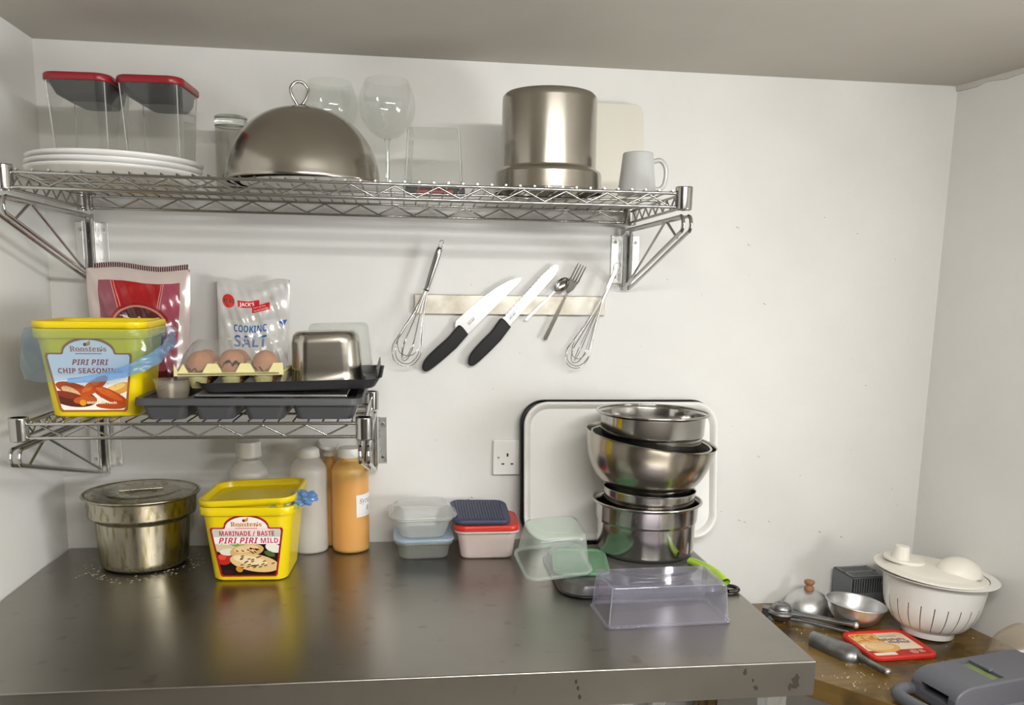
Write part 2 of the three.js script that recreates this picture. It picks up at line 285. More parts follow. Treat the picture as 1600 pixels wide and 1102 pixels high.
// ---------- wire wall shelves ----------
function wallShelf(label, x0, len, yT, zF, zB = 0.032) {
  const t = thing('wire_wall_shelf', label, 'shelf', [x0, yT, 0]);
  const h = 0.042, sl = new THREE.LatheGeometry([[0.0125, 0], [0.016, 0], [0.0162, -0.002], [0.0158, -h + 0.002], [0.0155, -h], [0.0125, -h], [0.0125, 0]].map(([r, y]) => new THREE.Vector2(r, y)), 20);
  for (const x of [0, len]) for (const z of [zB, zF]) part(t, 'corner_sleeve', sl, M.chrome, [x, 0.003, z]);
  const yt = -0.006, yb = -0.034;
  for (const [z, nm] of [[zF, 'front_rail'], [zB, 'rear_rail']]) for (const y of [yt - 0.003, yb]) part(t, nm, rod(V(0.014, y, z), V(len - 0.014, y, z), 0.003), M.chrome);
  for (const x of [0, len]) for (const y of [yt - 0.003, yb]) part(t, 'side_rail', rod(V(x, y, zB + 0.014), V(x, y, zF - 0.014), 0.003), M.chrome);
  const zig = (a, b, per) => { const n = Math.round(a.distanceTo(b) / per * 2), p = []; for (let i = 0; i <= n; i++) { const q = V().lerpVectors(a, b, i / n); q.y = i % 2 ? yb + 0.003 : yt - 0.006; p.push(q); } return poly(p, 0.0019, 6); };
  part(t, 'front_zigzag_wire', zig(V(0.035, 0, zF), V(len - 0.03, 0, zF), 0.077), M.chrome);
  part(t, 'rear_zigzag_wire', zig(V(0.035, 0, zB), V(len - 0.03, 0, zB), 0.077), M.chrome);
  for (const x of [0, len]) part(t, 'side_zigzag_wire', zig(V(x, 0, zB + 0.03), V(x, 0, zF - 0.03), 0.05), M.chrome);
  for (const f of [0.33, 0.67]) part(t, 'support_rail', rod(V(0, yt - 0.0045, zB + (zF - zB) * f), V(len, yt - 0.0045, zB + (zF - zB) * f), 0.0025), M.chrome);
  const n = Math.round((len - 0.04) / 0.0262), dg = rod(V(0, 0, zB - 0.002), V(0, 0, zF + 0.003), 0.0018, 6);
  for (let i = 0; i <= n; i++) part(t, 'deck_wire', dg, M.chrome, [0.022 + i * (len - 0.044) / n, yt + 0.0015, 0]);
  const yB = -h - 0.003, yF = -0.183;
  for (const x of [0, len]) {
    const R = [];
    for (const s of [-1, 1]) {
      const dx = x + s * 0.0075, p = [V(dx, yB - 0.006, 0.02), V(dx, yB - 0.006, zF + 0.012)];
      for (let i = 1; i <= 5; i++) { const a = Math.PI / 2 - i / 5 * 2.55; p.push(V(dx, yB - 0.021 + 0.015 * Math.sin(a), zF + 0.012 + 0.015 * Math.cos(a))); }
      p.push(V(dx, yF, 0.028)); R.push(poly(p, 0.0036));
      R.push(rod(V(dx, yF - 0.004, 0.02), V(dx, yB, 0.02), 0.004));
    }
    const b = part(t, 'bracket', merge(R), M.chrome);
    part(b, 'brace_rod', rod(V(x, yB - 0.007, zF * 0.74), V(x, yF + 0.012, 0.045), 0.0028), M.chrome);
    part(b, 'brace_rod', rod(V(x, yB - 0.007, zF * 0.76), V(x, yB - 0.043, zF * 0.93), 0.0028), M.chrome);
    part(b, 'channel', merge([at(box(0.003, 0.115, 0.02), x - 0.0125, -0.117, 0.0135), at(box(0.003, 0.115, 0.02), x + 0.0125, -0.117, 0.0135)]), M.zinc);
    const pl = part(t, 'wall_plate', box(0.068, 0.111, 0.003, 0.001), M.zinc, [x, -0.117, 0.002]);
    for (const [sx, sy] of [[-1, 1], [1, 1], [-1, -1], [1, -1]]) part(pl, 'screw', new THREE.CylinderGeometry(0.0035, 0.0042, 0.003, 12).rotateX(Math.PI / 2), M.polished, [sx * 0.024, sy * 0.04, 0.0025]);
  }
  return t;
}
const SU = { x: 0.1016, y: 1.6945, z: 0.4167 }, SL = { x: 0.1037, y: 1.2641, z: 0.437 };
wallShelf('long upper chrome wire shelf on triangular brackets holding the steel dome cover', SU.x, 1.195, SU.y, SU.z);
wallShelf('short lower chrome wire shelf holding the eggs and the grey compartment tray', SL.x, 0.598, SL.y, SL.z);
const DU = SU.y - 0.0025, DL = SL.y - 0.0025;     // top of the deck wires

// ---------- on the upper shelf ----------
{ // plates
  const prof = [[0, 0.004], [0.122, 0.004], [0.126, 0], [0.131, 0], [0.135, 0.004], [0.1525, 0.012], [0.1555, 0.0155], [0.1555, 0.0185], [0.153, 0.0185], [0.1355, 0.0085], [0, 0.0085]];
  const g = lathe(prof, 72);
  ['lowest white plate of the stack under the red-lidded canisters', 'middle white plate of the stack under the red-lidded canisters', 'topmost white plate of the stack under the red-lidded canisters'].forEach((l, i) => {
    solo('dinner_plate', g, M.porcelain, l, 'plate', [0.2295 + i * 0.002, DU + 0.0005 + i * 0.0105, 0.235], [0, 0, -0.018 * 0], 'white plates on the upper shelf');
  });
  const py = DU + 0.0005 + 0.021 + 0.0088;
  const can = (x, z, turn, label) => {
    const t = thing('storage_canister', label, 'canister', [x, py, z], turn, 'red-lidded canisters');
    part(t, 'body', loft([[0.0, 0.098, 0.098, 0.016], [0.003, 0.102, 0.102, 0.018], [0.145, 0.114, 0.134, 0.022]], { cap0: true, n: 5 }), M.clear);
    for (const sx of [-1, 1]) for (const sz of [-1, 1]) part(t, 'bright_edge_rod', rod(V(sx * 0.0468, 0.004, sz * 0.0468), V(sx * 0.0515, 0.142, sz * 0.0615), 0.0011, 8), M.frost);  // added pale rods stand in for the highlights along the corners
    part(t, 'seal_and_reflection', loft([[0.110, 0.066, 0.09, 0.016, 0.012], [0.122, 0.094, 0.112, 0.02, 0.004], [0.143, 0.107, 0.125, 0.02]], { cap0: true, cap1: true, n: 5 }), M.gasket);  // dark block shaped for the lid gasket together with its reflection
    const lid = part(t, 'lid', loft([[0.143, 0.118, 0.138, 0.024], [0.145, 0.122, 0.142, 0.026], [0.153, 0.122, 0.142, 0.026], [0.156, 0.118, 0.138, 0.025], [0.1562, 0.108, 0.128, 0.02], [0.153, 0.106, 0.126, 0.02]], { cap0: true, cap1: true, n: 6 }), M.redLid);
    return t;
  };
  can(0.186, 0.225, -0.05, 'clear square canister with dark red lid nearest the left wall');
  can(0.3145, 0.228, -0.06, 'clear square canister with dark red lid beside the drinking glass');
}
{ // upturned tumbler
  const t = thing('drinking_glass', 'plain straight drinking glass standing upside down beside the steel dome', 'glass', [0.4275, DU, 0.13]);
  part(t, 'wall', lathe([[0.0325, 0.128], [0.0332, 0.055], [0.034, 0], [0.0325, 0], [0.0317, 0.055], [0.031, 0.128]], 48), M.clear);
  part(t, 'thick_base', lathe([[0, 0.128], [0.0318, 0.128], [0.0325, 0.131], [0.0325, 0.147], [0.0315, 0.149], [0, 0.1485]], 48), M.glassThick);
}
{ // cloche on a plate
  solo('serving_plate', lathe([[0, 0.002], [0.095, 0.002], [0.1, 0], [0.105, 0.002], [0.142, 0.005], [0.143, 0.007], [0.1, 0.0045], [0, 0.0045]], 72), M.porcelain, 'flat white plate under the steel dome cover', 'plate', [0.606, DU, 0.248]);
  const t = thing('dome_cover', 'brushed steel dome food cover with ring handle on the upper shelf', 'food cover', [0.584, DU + 0.0068, 0.255]);
  const p = [[0.1455, 0], [0.1475, 0.001], [0.1465, 0.006]]; for (let i = 1; i <= 22; i++) { const a = i / 22 * Math.PI / 2; p.push([0.1455 * Math.pow(Math.cos(a), 0.92), 0.006 + 0.137 * Math.sin(a)]); }
  p[p.length - 1][0] = 0;
  part(t, 'dome', lathe(p, 96), M.steel);
  part(t, 'collar', lathe([[0, 0.148], [0.006, 0.148], [0.01, 0.1425], [0.014, 0.141]], 24), M.polished);
  part(t, 'ring_handle', tube([V(-0.004, 0.146, 0), V(-0.014, 0.163, 0), V(-0.0165, 0.176, 0), V(-0.008, 0.187, 0), V(0, 0.189, 0), V(0.008, 0.187, 0), V(0.0165, 0.176, 0), V(0.014, 0.163, 0), V(0.004, 0.146, 0)], 0.0028, 40, 8), M.polished, [-0.005, 0, 0], [0, 0.25, 0]);
}
function wineGlass(label, x, z, h) {
  const t = thing('wine_glass', label, 'glass', [x, DU, z], 0, 'balloon wine glasses');
  part(t, 'foot', lathe([[0, 0.0035], [0.036, 0.0008], [0.037, 0.0016], [0.03, 0.003], [0.008, 0.0065], [0.0045, 0.012]], 40), M.glass);
  part(t, 'stem', lathe([[0.0045, 0.012], [0.0038, 0.04], [0.004, h - 0.125], [0.008, h - 0.112]], 24), M.glassThick);
  const bp = smooth([[0.0, h - 0.118], [0.02, h - 0.112], [0.043, h - 0.094], [0.0575, h - 0.06], [0.056, h - 0.03], [0.0475, h - 0.004], [0.046, h]], 6);
  part(t, 'bowl', lathe([...bp, ...bp.slice().reverse().map(([r, y]) => [Math.max(0, r - 0.0013), y + (r < 0.05 && y < h - 0.06 ? 0.0012 : 0)])], 64), M.glassSheet);
}
wineGlass('balloon wine glass standing between the steel dome and the clear box', 0.7435, 0.135, 0.232);
wineGlass('balloon wine glass standing behind the steel dome', 0.622, 0.063, 0.24);
{ // clear upturned box on a red lid
  const l = thing('red_lid', 'flat red plastic lid with dark edge lying under the clear upturned box', 'tray', [0.838, DU, 0.245], -0.08);
  part(l, 'edge', loft([[0, 0.116, 0.15, 0.02], [0.006, 0.12, 0.154, 0.02], [0.006, 0.1, 0.134, 0.016]], { cap0: true, n: 5 }), M.charcoal);
  part(l, 'panel', loft([[-0.0012, 0.07, 0.1, 0.012], [0.0075, 0.096, 0.13, 0.014]], { cap0: true, cap1: true, n: 5 }), M.red);
  const t = thing('clear_box', 'clear plastic box standing upside down beside the stepped steel pot', 'container', [0.838, DU + 0.009, 0.245], -0.08);
  part(t, 'body', loft([[0, 0.112, 0.146, 0.014], [0.1, 0.102, 0.134, 0.012], [0.104, 0.098, 0.13, 0.012]], { cap0: false, cap1: true, n: 5 }), M.clearHazy);
  for (const sx of [-1, 1]) for (const sz of [-1, 1]) part(t, 'bright_edge_rod', rod(V(sx * 0.0525, 0.004, sz * 0.0695), V(sx * 0.0475, 0.1, sz * 0.0635), 0.0016, 8), M.frost);  // pale rods added to draw the bright glints of the upright edges
  part(t, 'rim', loft([[0, 0.112, 0.146, 0.014], [0, 0.118, 0.152, 0.016], [0.005, 0.118, 0.152, 0.016], [0.005, 0.111, 0.145, 0.014]], { cap0: false, n: 5 }), M.clearHazy);
}
{ // stepped pot upside down
  const t = thing('stepped_pot', 'stepped stainless pot standing upside down on the upper shelf', 'pot', [1.063, DU, 0.268]);
  const out = [[0.108, 0], [0.1095, 0.002], [0.107, 0.005], [0.106, 0.036], [0.1045, 0.041], [0.097, 0.0455], [0.0945, 0.05], [0.0935, 0.175], [0.0925, 0.184], [0.088, 0.189], [0, 0.19]];
  part(t, 'body', lathe(out, 96), M.steel);
  part(t, 'rolled_rim', new THREE.TorusGeometry(0.1075, 0.0025, 8, 80).rotateX(Math.PI / 2), M.polished, [0, 0.0026, 0]);
}
{ // cutting board leaning on the wall
  const s = new THREE.Shape(); const w = 0.22, h = 0.232, r = 0.022;
  s.moveTo(-w / 2 + r, 0); s.lineTo(w / 2 - r, 0); s.quadraticCurveTo(w / 2, 0, w / 2, r); s.lineTo(w / 2, h - r); s.quadraticCurveTo(w / 2, h, w / 2 - r, h); s.lineTo(-w / 2 + r, h); s.quadraticCurveTo(-w / 2, h, -w / 2, h - r); s.lineTo(-w / 2, r); s.quadraticCurveTo(-w / 2, 0, -w / 2 + r, 0);
  const g = new THREE.ExtrudeGeometry(s, { depth: 0.009, bevelEnabled: true, bevelSize: 0.0015, bevelThickness: 0.0015, bevelSegments: 2 });
  solo('cutting_board', g, M.board, 'cream plastic cutting board leaning on the wall behind the mug', 'cutting board', [1.209, DU + 0.0015, 0.062], [-0.2, 0, 0]);
}
{ // mug
  const t = thing('mug', 'plain white mug tapering upward at the right end of the upper shelf', 'mug', [1.2345, DU, 0.31]);
  part(t, 'body', vessel([[0, 0.001], [0.036, 0], [0.038, 0.002], [0.0376, 0.006], [0.0297, 0.078], [0.0285, 0.08]], 0.003, 56), M.china);
  part(t, 'handle', tube([V(0.030, 0.064, 0), V(0.044, 0.066, 0), V(0.054, 0.055, 0), V(0.056, 0.035, 0), V(0.052, 0.018, 0), V(0.044, 0.011, 0), V(0.034, 0.012, 0)], 0.0048, 32, 10), M.china, [0, 0, 0], [0, -0.25, 0]);
}

// ---------- hanging on the wall ----------
solo('magnetic_rack', uvBox(at(box(0.449, 0.045, 0.013, 0.002), 0, 0, 0), 4), M.bar, 'scratched metal magnetic strip on the wall behind the knives', 'knife rack', [1.025, 1.4675, 0.0068], [0, 0, 0.004]);
function whisk(label, x, y, z, ang, hl, len, w, thin) {     // y along the handle, balloon downwards from the origin
  const t = thing('balloon_whisk', label, 'whisk', [x, y, z]); t.rotation.z = ang;
  if (!thin) {
    part(t, 'handle', lathe(smooth([[0, 0], [0.005, 0.0005], [0.0058, 0.01], [0.0072, 0.06], [0.007, hl - 0.006], [0.005, hl], [0, hl]], 4), 24), M.chrome);
    part(t, 'hanging_loop', tube([V(-0.003, hl - 0.003, 0), V(-0.004, hl + 0.012, 0), V(0, hl + 0.018, 0), V(0.004, hl + 0.012, 0), V(0.003, hl - 0.003, 0)], 0.0014, 20, 6), M.chrome);
    part(t, 'collar_band', new THREE.TorusGeometry(0.0058, 0.0012, 6, 20).rotateX(Math.PI / 2), M.black, [0, 0.002, 0]);
  } else {
    part(t, 'handle', merge([-1, 0, 1].map((i) => rod(V(i * 0.0025, 0, i ? 0 : 0.003), V(i * 0.003, hl, 0), 0.0018, 6)).concat([rod(V(0, 0.0, 0), V(0, hl, 0), 0.0028, 8)])), M.chrome);
    part(t, 'hanging_loop', tube([V(-0.002, hl - 0.004, 0), V(-0.0085, hl + 0.012, 0), V(0, hl + 0.022, 0), V(0.0085, hl + 0.012, 0), V(0.002, hl - 0.004, 0)], 0.0012, 24, 6), M.chrome);
    part(t, 'collar_band', new THREE.CylinderGeometry(0.0042, 0.0042, 0.012, 10), M.chrome, [0, -0.004, 0]);
  }
  const k = 5, R = w / 2;
  for (let i = 0; i < k; i++) {
    const a = i / k * Math.PI, s = 1 - i * 0.035, c = (r, yy) => V(Math.cos(a) * r, yy, Math.sin(a) * r);
    part(t, 'wire_loop', tube([c(0.003, 0.004), c(0.012, -len * 0.3), c(R * 0.8, -len * 0.62 * s), c(R, -len * 0.8 * s), c(R * 0.62, -len * 0.96 * s), c(0, -len * s), c(-R * 0.62, -len * 0.96 * s), c(-R, -len * 0.8 * s), c(-R * 0.8, -len * 0.62 * s), c(-0.012, -len * 0.3), c(-0.003, 0.004)], 0.001, 48, 5), M.chrome);
  }
}
whisk('large balloon whisk with solid steel handle left of the knives', 0.826, 1.497, 0.05, -0.315, 0.102, 0.178, 0.066, false);
whisk('small wire-handled balloon whisk right of the fork', 1.2325, 1.478, 0.045, -0.41, 0.078, 0.166, 0.056, true);
const inkLines = (ctx, w, h) => { ctx.fillStyle = '#e7e7e7'; ctx.fillRect(0, 0, w, h); ctx.fillStyle = '#6d6d6d'; let q = 3; for (const [y, hh, n, s] of [[10, 10, 13, 9], [30, 24, 6, 19]]) for (let i = 0; i < n; i++) { q = (q * 17 + 5) % 7; ctx.fillRect(4 + i * s, y, s * 0.28, hh); ctx.fillRect(4 + i * s, y + (q % 3) * hh * 0.4, s * 0.72, hh * 0.18); if (q > 2) ctx.fillRect(4 + i * s + s * 0.5, y, s * 0.22, hh); } };
const inkMat = std({ map: canvasTex(128, 64, inkLines), metalness: 0.85, roughness: 0.32 });
function knife(label, x, y, ang, len, bladePts, hPts, inkAt) {
  const t = thing('kitchen_knife', label, 'knife', [x, y, 0.0145]); t.rotation.z = ang;
  part(t, 'blade', shapeGeo(bladePts, 0.0014, 0.0003), M.blade, [0, 0, 0.0003]);
  part(t, 'handle', shapeGeo(hPts, 0.008, 0.0035, true), M.black, [0, 0, -0.002]);
  part(t, 'etched_mark', new THREE.PlaneGeometry(0.024, 0.010), inkMat, [inkAt[0], inkAt[1], 0.0022], [0, 0, inkAt[2] ?? 0]);
}
{
  const b1 = [[0.112, -0.016], [0.311, -0.006]]; // spine
  const blade1 = [[0.118, -0.013], [0.30, -0.0095], [0.311, -0.004], [0.305, 0.0005], [0.285, 0.010], [0.255, 0.0185], [0.215, 0.0245], [0.17, 0.0275], [0.132, 0.0285], [0.122, 0.022], [0.118, 0.014]];
  const h1 = [[0.128, -0.0105], [0.129, 0.012], [0.118, 0.0135], [0.09, 0.011], [0.055, 0.0125], [0.02, 0.0115], [0.003, 0.004], [0.001, -0.004], [0.012, -0.009], [0.05, -0.0125], [0.09, -0.014]];
  knife('chef knife with wide pointed blade and black handle on the magnetic strip', 0.822, 1.3175, 0.772, 0.311, blade1, h1, [0.158, 0.004]);
  const blade2 = [[0.118, -0.010], [0.28, -0.0095], [0.30, -0.006], [0.309, 0.001], [0.306, 0.007]];
  for (let i = 0; i <= 34; i++) { const u = 0.298 - i * 0.0050; blade2.push([u, 0.0135 + (i % 2 ? 0.0012 : -0.001) - Math.max(0, (u - 0.27)) * 0.12]); }
  blade2.push([0.122, 0.014], [0.118, 0.012]);
  const h2 = [[0.126, -0.0105], [0.127, 0.0125], [0.115, 0.0135], [0.09, 0.011], [0.055, 0.0125], [0.02, 0.011], [0.003, 0.003], [0.001, -0.004], [0.012, -0.009], [0.05, -0.0125], [0.09, -0.014]];
  knife('serrated bread knife with black handle between chef knife and teaspoon', 0.9285, 1.3305, 0.838, 0.31, blade2, h2, [0.152, 0.002]);
}
{ // teaspoon
  const t = thing('teaspoon', 'small teaspoon on the magnetic strip between bread knife and fork', 'spoon', [1.0605, 1.434, 0.0152]); t.rotation.z = 0.785;
  part(t, 'handle', shapeGeo([[0, -0.0035], [0.04, -0.003], [0.088, -0.0017], [0.098, -0.002], [0.098, 0.002], [0.088, 0.0017], [0.04, 0.003], [0, 0.0035], [-0.002, 0]], 0.0012, 0.0003), M.blade);
  const bowl = new THREE.SphereGeometry(1, 28, 10, 0, Math.PI * 2, 0, Math.PI / 2).rotateX(-Math.PI / 2).scale(0.0205, 0.0135, 0.007);
  part(t, 'bowl', bowl, M.polished, [0.1165, 0, 0.008]);
}
{ // fork
  const t = thing('fork', 'steel table fork on the magnetic strip beside the teaspoon', 'fork', [1.107, 1.39, 0.0152]); t.rotation.z = 1.131;
  part(t, 'handle', shapeGeo([[0, -0.0045], [0.06, -0.0042], [0.11, -0.0022], [0.122, -0.0022], [0.122, 0.0022], [0.11, 0.0022], [0.06, 0.0042], [0, 0.0045], [-0.003, 0]], 0.0015, 0.0004), M.steel);
  part(t, 'head', shapeGeo([[0.12, -0.0022], [0.132, -0.009], [0.15, -0.0118], [0.152, -0.0118], [0.152, 0.0118], [0.15, 0.0118], [0.132, 0.009], [0.12, 0.0022]], 0.0015, 0.0004), M.polished);
  for (let i = 0; i < 4; i++) part(t, 'tine', shapeGeo([[0.151, -0.0016], [0.19, -0.0009], [0.193, 0], [0.19, 0.0009], [0.151, 0.0016]], 0.0014, 0.0003), M.polished, [0, -0.0099 + i * 0.0066, 0.0004], [0, -0.06, 0]);
}
{ // wall socket
  const t = thing('wall_socket', 'white single wall socket half covered by the white tray', 'socket', [1.031, 1.1045, 0]);
  const hole = (x, y, w, h) => at(new THREE.BoxGeometry(w, h, 0.018), x, y, 0.008);
  part(t, 'face_plate', cut(box(0.086, 0.086, 0.011, 0.003, 3), at(new THREE.BoxGeometry(0.04, 0.04, 0.0095), -0.008, -0.004, -0.0029), hole(-0.008, 0.006, 0.0042, 0.0085), hole(-0.019, -0.016, 0.0068, 0.004), hole(0.003, -0.016, 0.0068, 0.004)), M.socket, [0, 0, 0.0062]);
  for (const [x, y, w, h] of [[-0.008, 0.006, 0.005, 0.0093], [-0.019, -0.016, 0.0076, 0.0048], [0.003, -0.016, 0.0076, 0.0048]]) part(t, 'dark_hole_block', box(w, h, 0.002, 0.0003, 1), M.black, [x, y, 0.0072]);  // black blocks added in the pin holes, standing in for the shade inside
  part(t, 'switch', box(0.012, 0.022, 0.006, 0.0015), M.socket, [0.022, 0.012, 0.0125], [0.12, 0, 0]);
  for (const s of [-1, 1]) part(t, 'screw', new THREE.CylinderGeometry(0.003, 0.003, 0.001, 12).rotateX(Math.PI / 2), M.zinc, [s * 0.03, 0, 0.0118]);
}

// ---------- on the lower shelf ----------
function rooster(ctx, cx, cy, s, dark) {      // small printed emblem: flame-tailed bird over a winged name
  ctx.fillStyle = '#7a1f16'; ctx.beginPath(); ctx.arc(cx - 10 * s, cy, 7 * s, 0, 7); ctx.fill();
  ctx.fillStyle = '#e0902a'; ctx.beginPath(); ctx.moveTo(cx - 6 * s, cy + 6 * s); ctx.quadraticCurveTo(cx + 16 * s, cy + 6 * s, cx + 8 * s, cy - 18 * s); ctx.quadraticCurveTo(cx, cy - 6 * s, cx - 4 * s, cy - 8 * s); ctx.fill();
  ctx.fillStyle = dark; ctx.beginPath(); ctx.moveTo(cx - 66 * s, cy + 14 * s); ctx.lineTo(cx + 66 * s, cy + 14 * s); ctx.lineTo(cx + 46 * s, cy + 31 * s); ctx.lineTo(cx - 46 * s, cy + 31 * s); ctx.fill();
  ctx.font = 'bold ' + 30 * s + 'px serif'; ctx.textAlign = 'center'; ctx.lineWidth = 5 * s; ctx.strokeStyle = '#fff3e4'; ctx.strokeText("Rooster's", cx, cy + 29 * s); ctx.fillStyle = '#b4561c'; ctx.fillText("Rooster's", cx, cy + 29 * s);
  ctx.fillStyle = '#b4561c'; ctx.fillRect(cx - 50 * s, cy + 36 * s, 100 * s, 3 * s);
}
const stickerPts = [[-0.0575, 0.004], [-0.054, 0], [0.054, 0], [0.0575, 0.004], [0.073, 0.103], [0.071, 0.108], [0.047, 0.108]];
for (let i = 0; i <= 12; i++) { const a = i / 12 * Math.PI; stickerPts.push([0.045 * Math.cos(a), 0.110 + 0.026 * Math.sin(a)]); }
stickerPts.push([-0.047, 0.108], [-0.071, 0.108], [-0.073, 0.103]);
function stickerGeo(k = 1, z = 0) {
  const c = [0, 0.062], s = new THREE.Shape(stickerPts.map(([x, y]) => new THREE.Vector2(c[0] + (x - c[0]) * k, c[1] + (y - c[1]) * k)));
  const g = new THREE.ShapeGeometry(s), p = g.attributes.position, uv = g.attributes.uv;
  for (let i = 0; i < p.count; i++) uv.setXY(i, (p.getX(i) + 0.073) / 0.146, p.getY(i) / 0.136);
  return g.translate(0, 0, z);
}
function tub(label, x, y, z, turn, ink, print, lidTilt) {
  const t = thing('yellow_tub', label, 'tub', [x, y, z], turn);
  const b = 0.150, p = 0.182, hh = 0.155;
  part(t, 'body', loft([[0.002, b - 0.02, b - 0.02, 0.018], [0, b - 0.008, b - 0.008, 0.022], [0.004, b, b, 0.024], [hh, p, p, 0.028], [hh, p - 0.006, p - 0.006, 0.026], [0.006, b - 0.008, b - 0.008, 0.02]], { cap0: true, cap1: true }), M.yellow);
  part(t, 'rim_band', loft([[0.143, p + 0.002, p + 0.002, 0.029], [0.144, p + 0.011, p + 0.011, 0.032], [0.160, p + 0.012, p + 0.012, 0.032], [0.160, p, p, 0.028]], { cap0: false }), M.yellow);
  const lid = part(t, 'lid', loft([[0, p - 0.004, p - 0.004, 0.028], [0.0005, p + 0.013, p + 0.013, 0.033], [0.011, p + 0.013, p + 0.013, 0.033], [0.0125, p + 0.010, p + 0.010, 0.032], [0.0125, p, p, 0.028], [0.010, p - 0.002, p - 0.002, 0.027], [-0.016, p - 0.014, p - 0.014, 0.025]], { cap0: true, cap1: true }), M.yellow, [0, 0.1608 + Math.sin(lidTilt[2]) * 0.095, 0], lidTilt);
  const sl = Math.atan((p - b) / 2 / (hh - 0.004)), mat = std({ map: print, roughness: 0.25 });
  const st = part(t, 'sticker', stickerGeo(), std({ color: ink, roughness: 0.25 }), [0, 0.010, b / 2 + 0.0015], [sl, 0, 0]);
  part(st, 'printed_face', stickerGeo(0.94, 0.0004), mat);
  return t;
}
const foodBits = (ctx, list) => { for (const [c, x, y, a, b, r] of list) { ctx.fillStyle = c; ctx.beginPath(); ctx.ellipse(x, y, a, b, r, 0, 7); ctx.fill(); } };
const printMild = canvasTex(512, 478, (ctx, w, h) => {
  ctx.fillStyle = '#fdf3ee'; ctx.fillRect(0, 0, w, h);
  ctx.fillStyle = '#c9cfc2'; ctx.fillRect(0, 110, w, 60); ctx.fillStyle = '#f7dfe0'; ctx.fillRect(90, 100, 330, 60);
  ctx.fillStyle = '#1c1410'; ctx.fillRect(0, 225, w, 260);
  foodBits(ctx, [['#d8c9a4', 110, 250, 90, 45, 0], ['#7fa14c', 200, 235, 70, 14, 0.2], ['#c22a20', 85, 340, 55, 45, 0], ['#e2513a', 75, 325, 28, 20, 0], ['#e9e4d2', 120, 285, 60, 28, 0], ['#f1efe2', 440, 255, 60, 35, 0.3], ['#566b33', 410, 300, 40, 20, 0.4], ['#d9b073', 250, 275, 120, 50, -0.15], ['#efcf9a', 245, 262, 85, 28, -0.15], ['#e9c58a', 300, 370, 175, 68, 0.18], ['#f6e0b2', 270, 350, 120, 32, 0.18], ['#d9932f', 190, 420, 26, 22, 0.5], ['#3a1714', 110, 440, 40, 20, 0]]);
  ctx.strokeStyle = '#3b1a0c'; ctx.lineWidth = 7; let q = 9; for (let i = 0; i < 26; i++) { q = (q * 73 + 41) % 997; const x = 180 + q % 260, y = 320 + (q * 7) % 95; ctx.beginPath(); ctx.moveTo(x, y); ctx.lineTo(x + 22, y - 12 + q % 9); ctx.stroke(); }
  for (let i = 0; i < 12; i++) { q = (q * 73 + 41) % 997; const x = 170 + q % 160, y = 252 + (q * 7) % 40; ctx.beginPath(); ctx.moveTo(x, y); ctx.lineTo(x + 16, y + 8); ctx.stroke(); }
  rooster(ctx, 256, 45, 1.55, '#c06a24');
  ctx.textAlign = 'center'; ctx.fillStyle = '#b01c2e'; ctx.font = 'bold 48px sans-serif'; ctx.fillText('MARINADE / BASTE', 256, 160, 390);
  ctx.font = 'italic bold 64px sans-serif'; ctx.lineWidth = 10; ctx.strokeStyle = '#ffffff'; ctx.strokeText('PIRI PIRI', 188, 220, 290); ctx.fillStyle = '#d0214f'; ctx.fillText('PIRI PIRI', 188, 220, 290);
  ctx.font = 'bold 56px sans-serif'; ctx.strokeText('MILD', 412, 217, 130); ctx.fillText('MILD', 412, 217, 130);
});
const printChip = canvasTex(512, 478, (ctx, w, h) => {
  ctx.fillStyle = '#f6efe6'; ctx.fillRect(0, 0, w, h); ctx.fillStyle = '#fffaf0'; ctx.fillRect(0, 240, w, 240);
  foodBits(ctx, [['#5c1d0e', 150, 390, 130, 55, 0.1], ['#b4481a', 150, 330, 110, 40, 0.3], ['#e8b98a', 130, 345, 60, 26, 0.5], ['#8a2f12', 120, 370, 90, 22, 0.25], ['#e0a24a', 410, 330, 95, 34, -0.35], ['#f0c878', 400, 318, 60, 18, -0.35], ['#c9521f', 270, 310, 105, 36, -0.65], ['#dd6d2b', 262, 300, 80, 20, -0.65], ['#bf4a1a', 365, 375, 120, 38, 0.5], ['#d8682a', 355, 362, 85, 20, 0.5], ['#b8501c', 360, 440, 90, 20, 0.05], ['#c65c24', 210, 400, 70, 26, -0.1]]);
  ctx.fillStyle = '#7c2c10'; let q = 5; for (let i = 0; i < 60; i++) { q = (q * 73 + 41) % 997; ctx.fillRect(90 + q % 350, 290 + (q * 7) % 140, 4, 4); }
  ctx.fillStyle = '#f2a01c'; ctx.beginPath(); ctx.arc(195, 418, 20, 0, 7); ctx.fill(); ctx.fillStyle = '#fff4d8'; ctx.font = 'bold 24px sans-serif'; ctx.textAlign = 'left'; ctx.fillText('Middleton Foods', 218, 426, 180);
  rooster(ctx, 256, 45, 1.55, '#c06a24');
  ctx.textAlign = 'center'; ctx.fillStyle = '#a83224'; ctx.font = 'italic bold 50px sans-serif'; ctx.fillText('PIRI PIRI', 256, 175, 250); ctx.font = 'bold 46px sans-serif'; ctx.fillText('CHIP SEASONING', 256, 228, 400);
});
tub('yellow square tub with chips on its label, on the lower shelf', 0.2155, DL, 0.322, 0.03, lin(0.42, 0.13, 0.02), printChip, [0, 0, 0.0]);
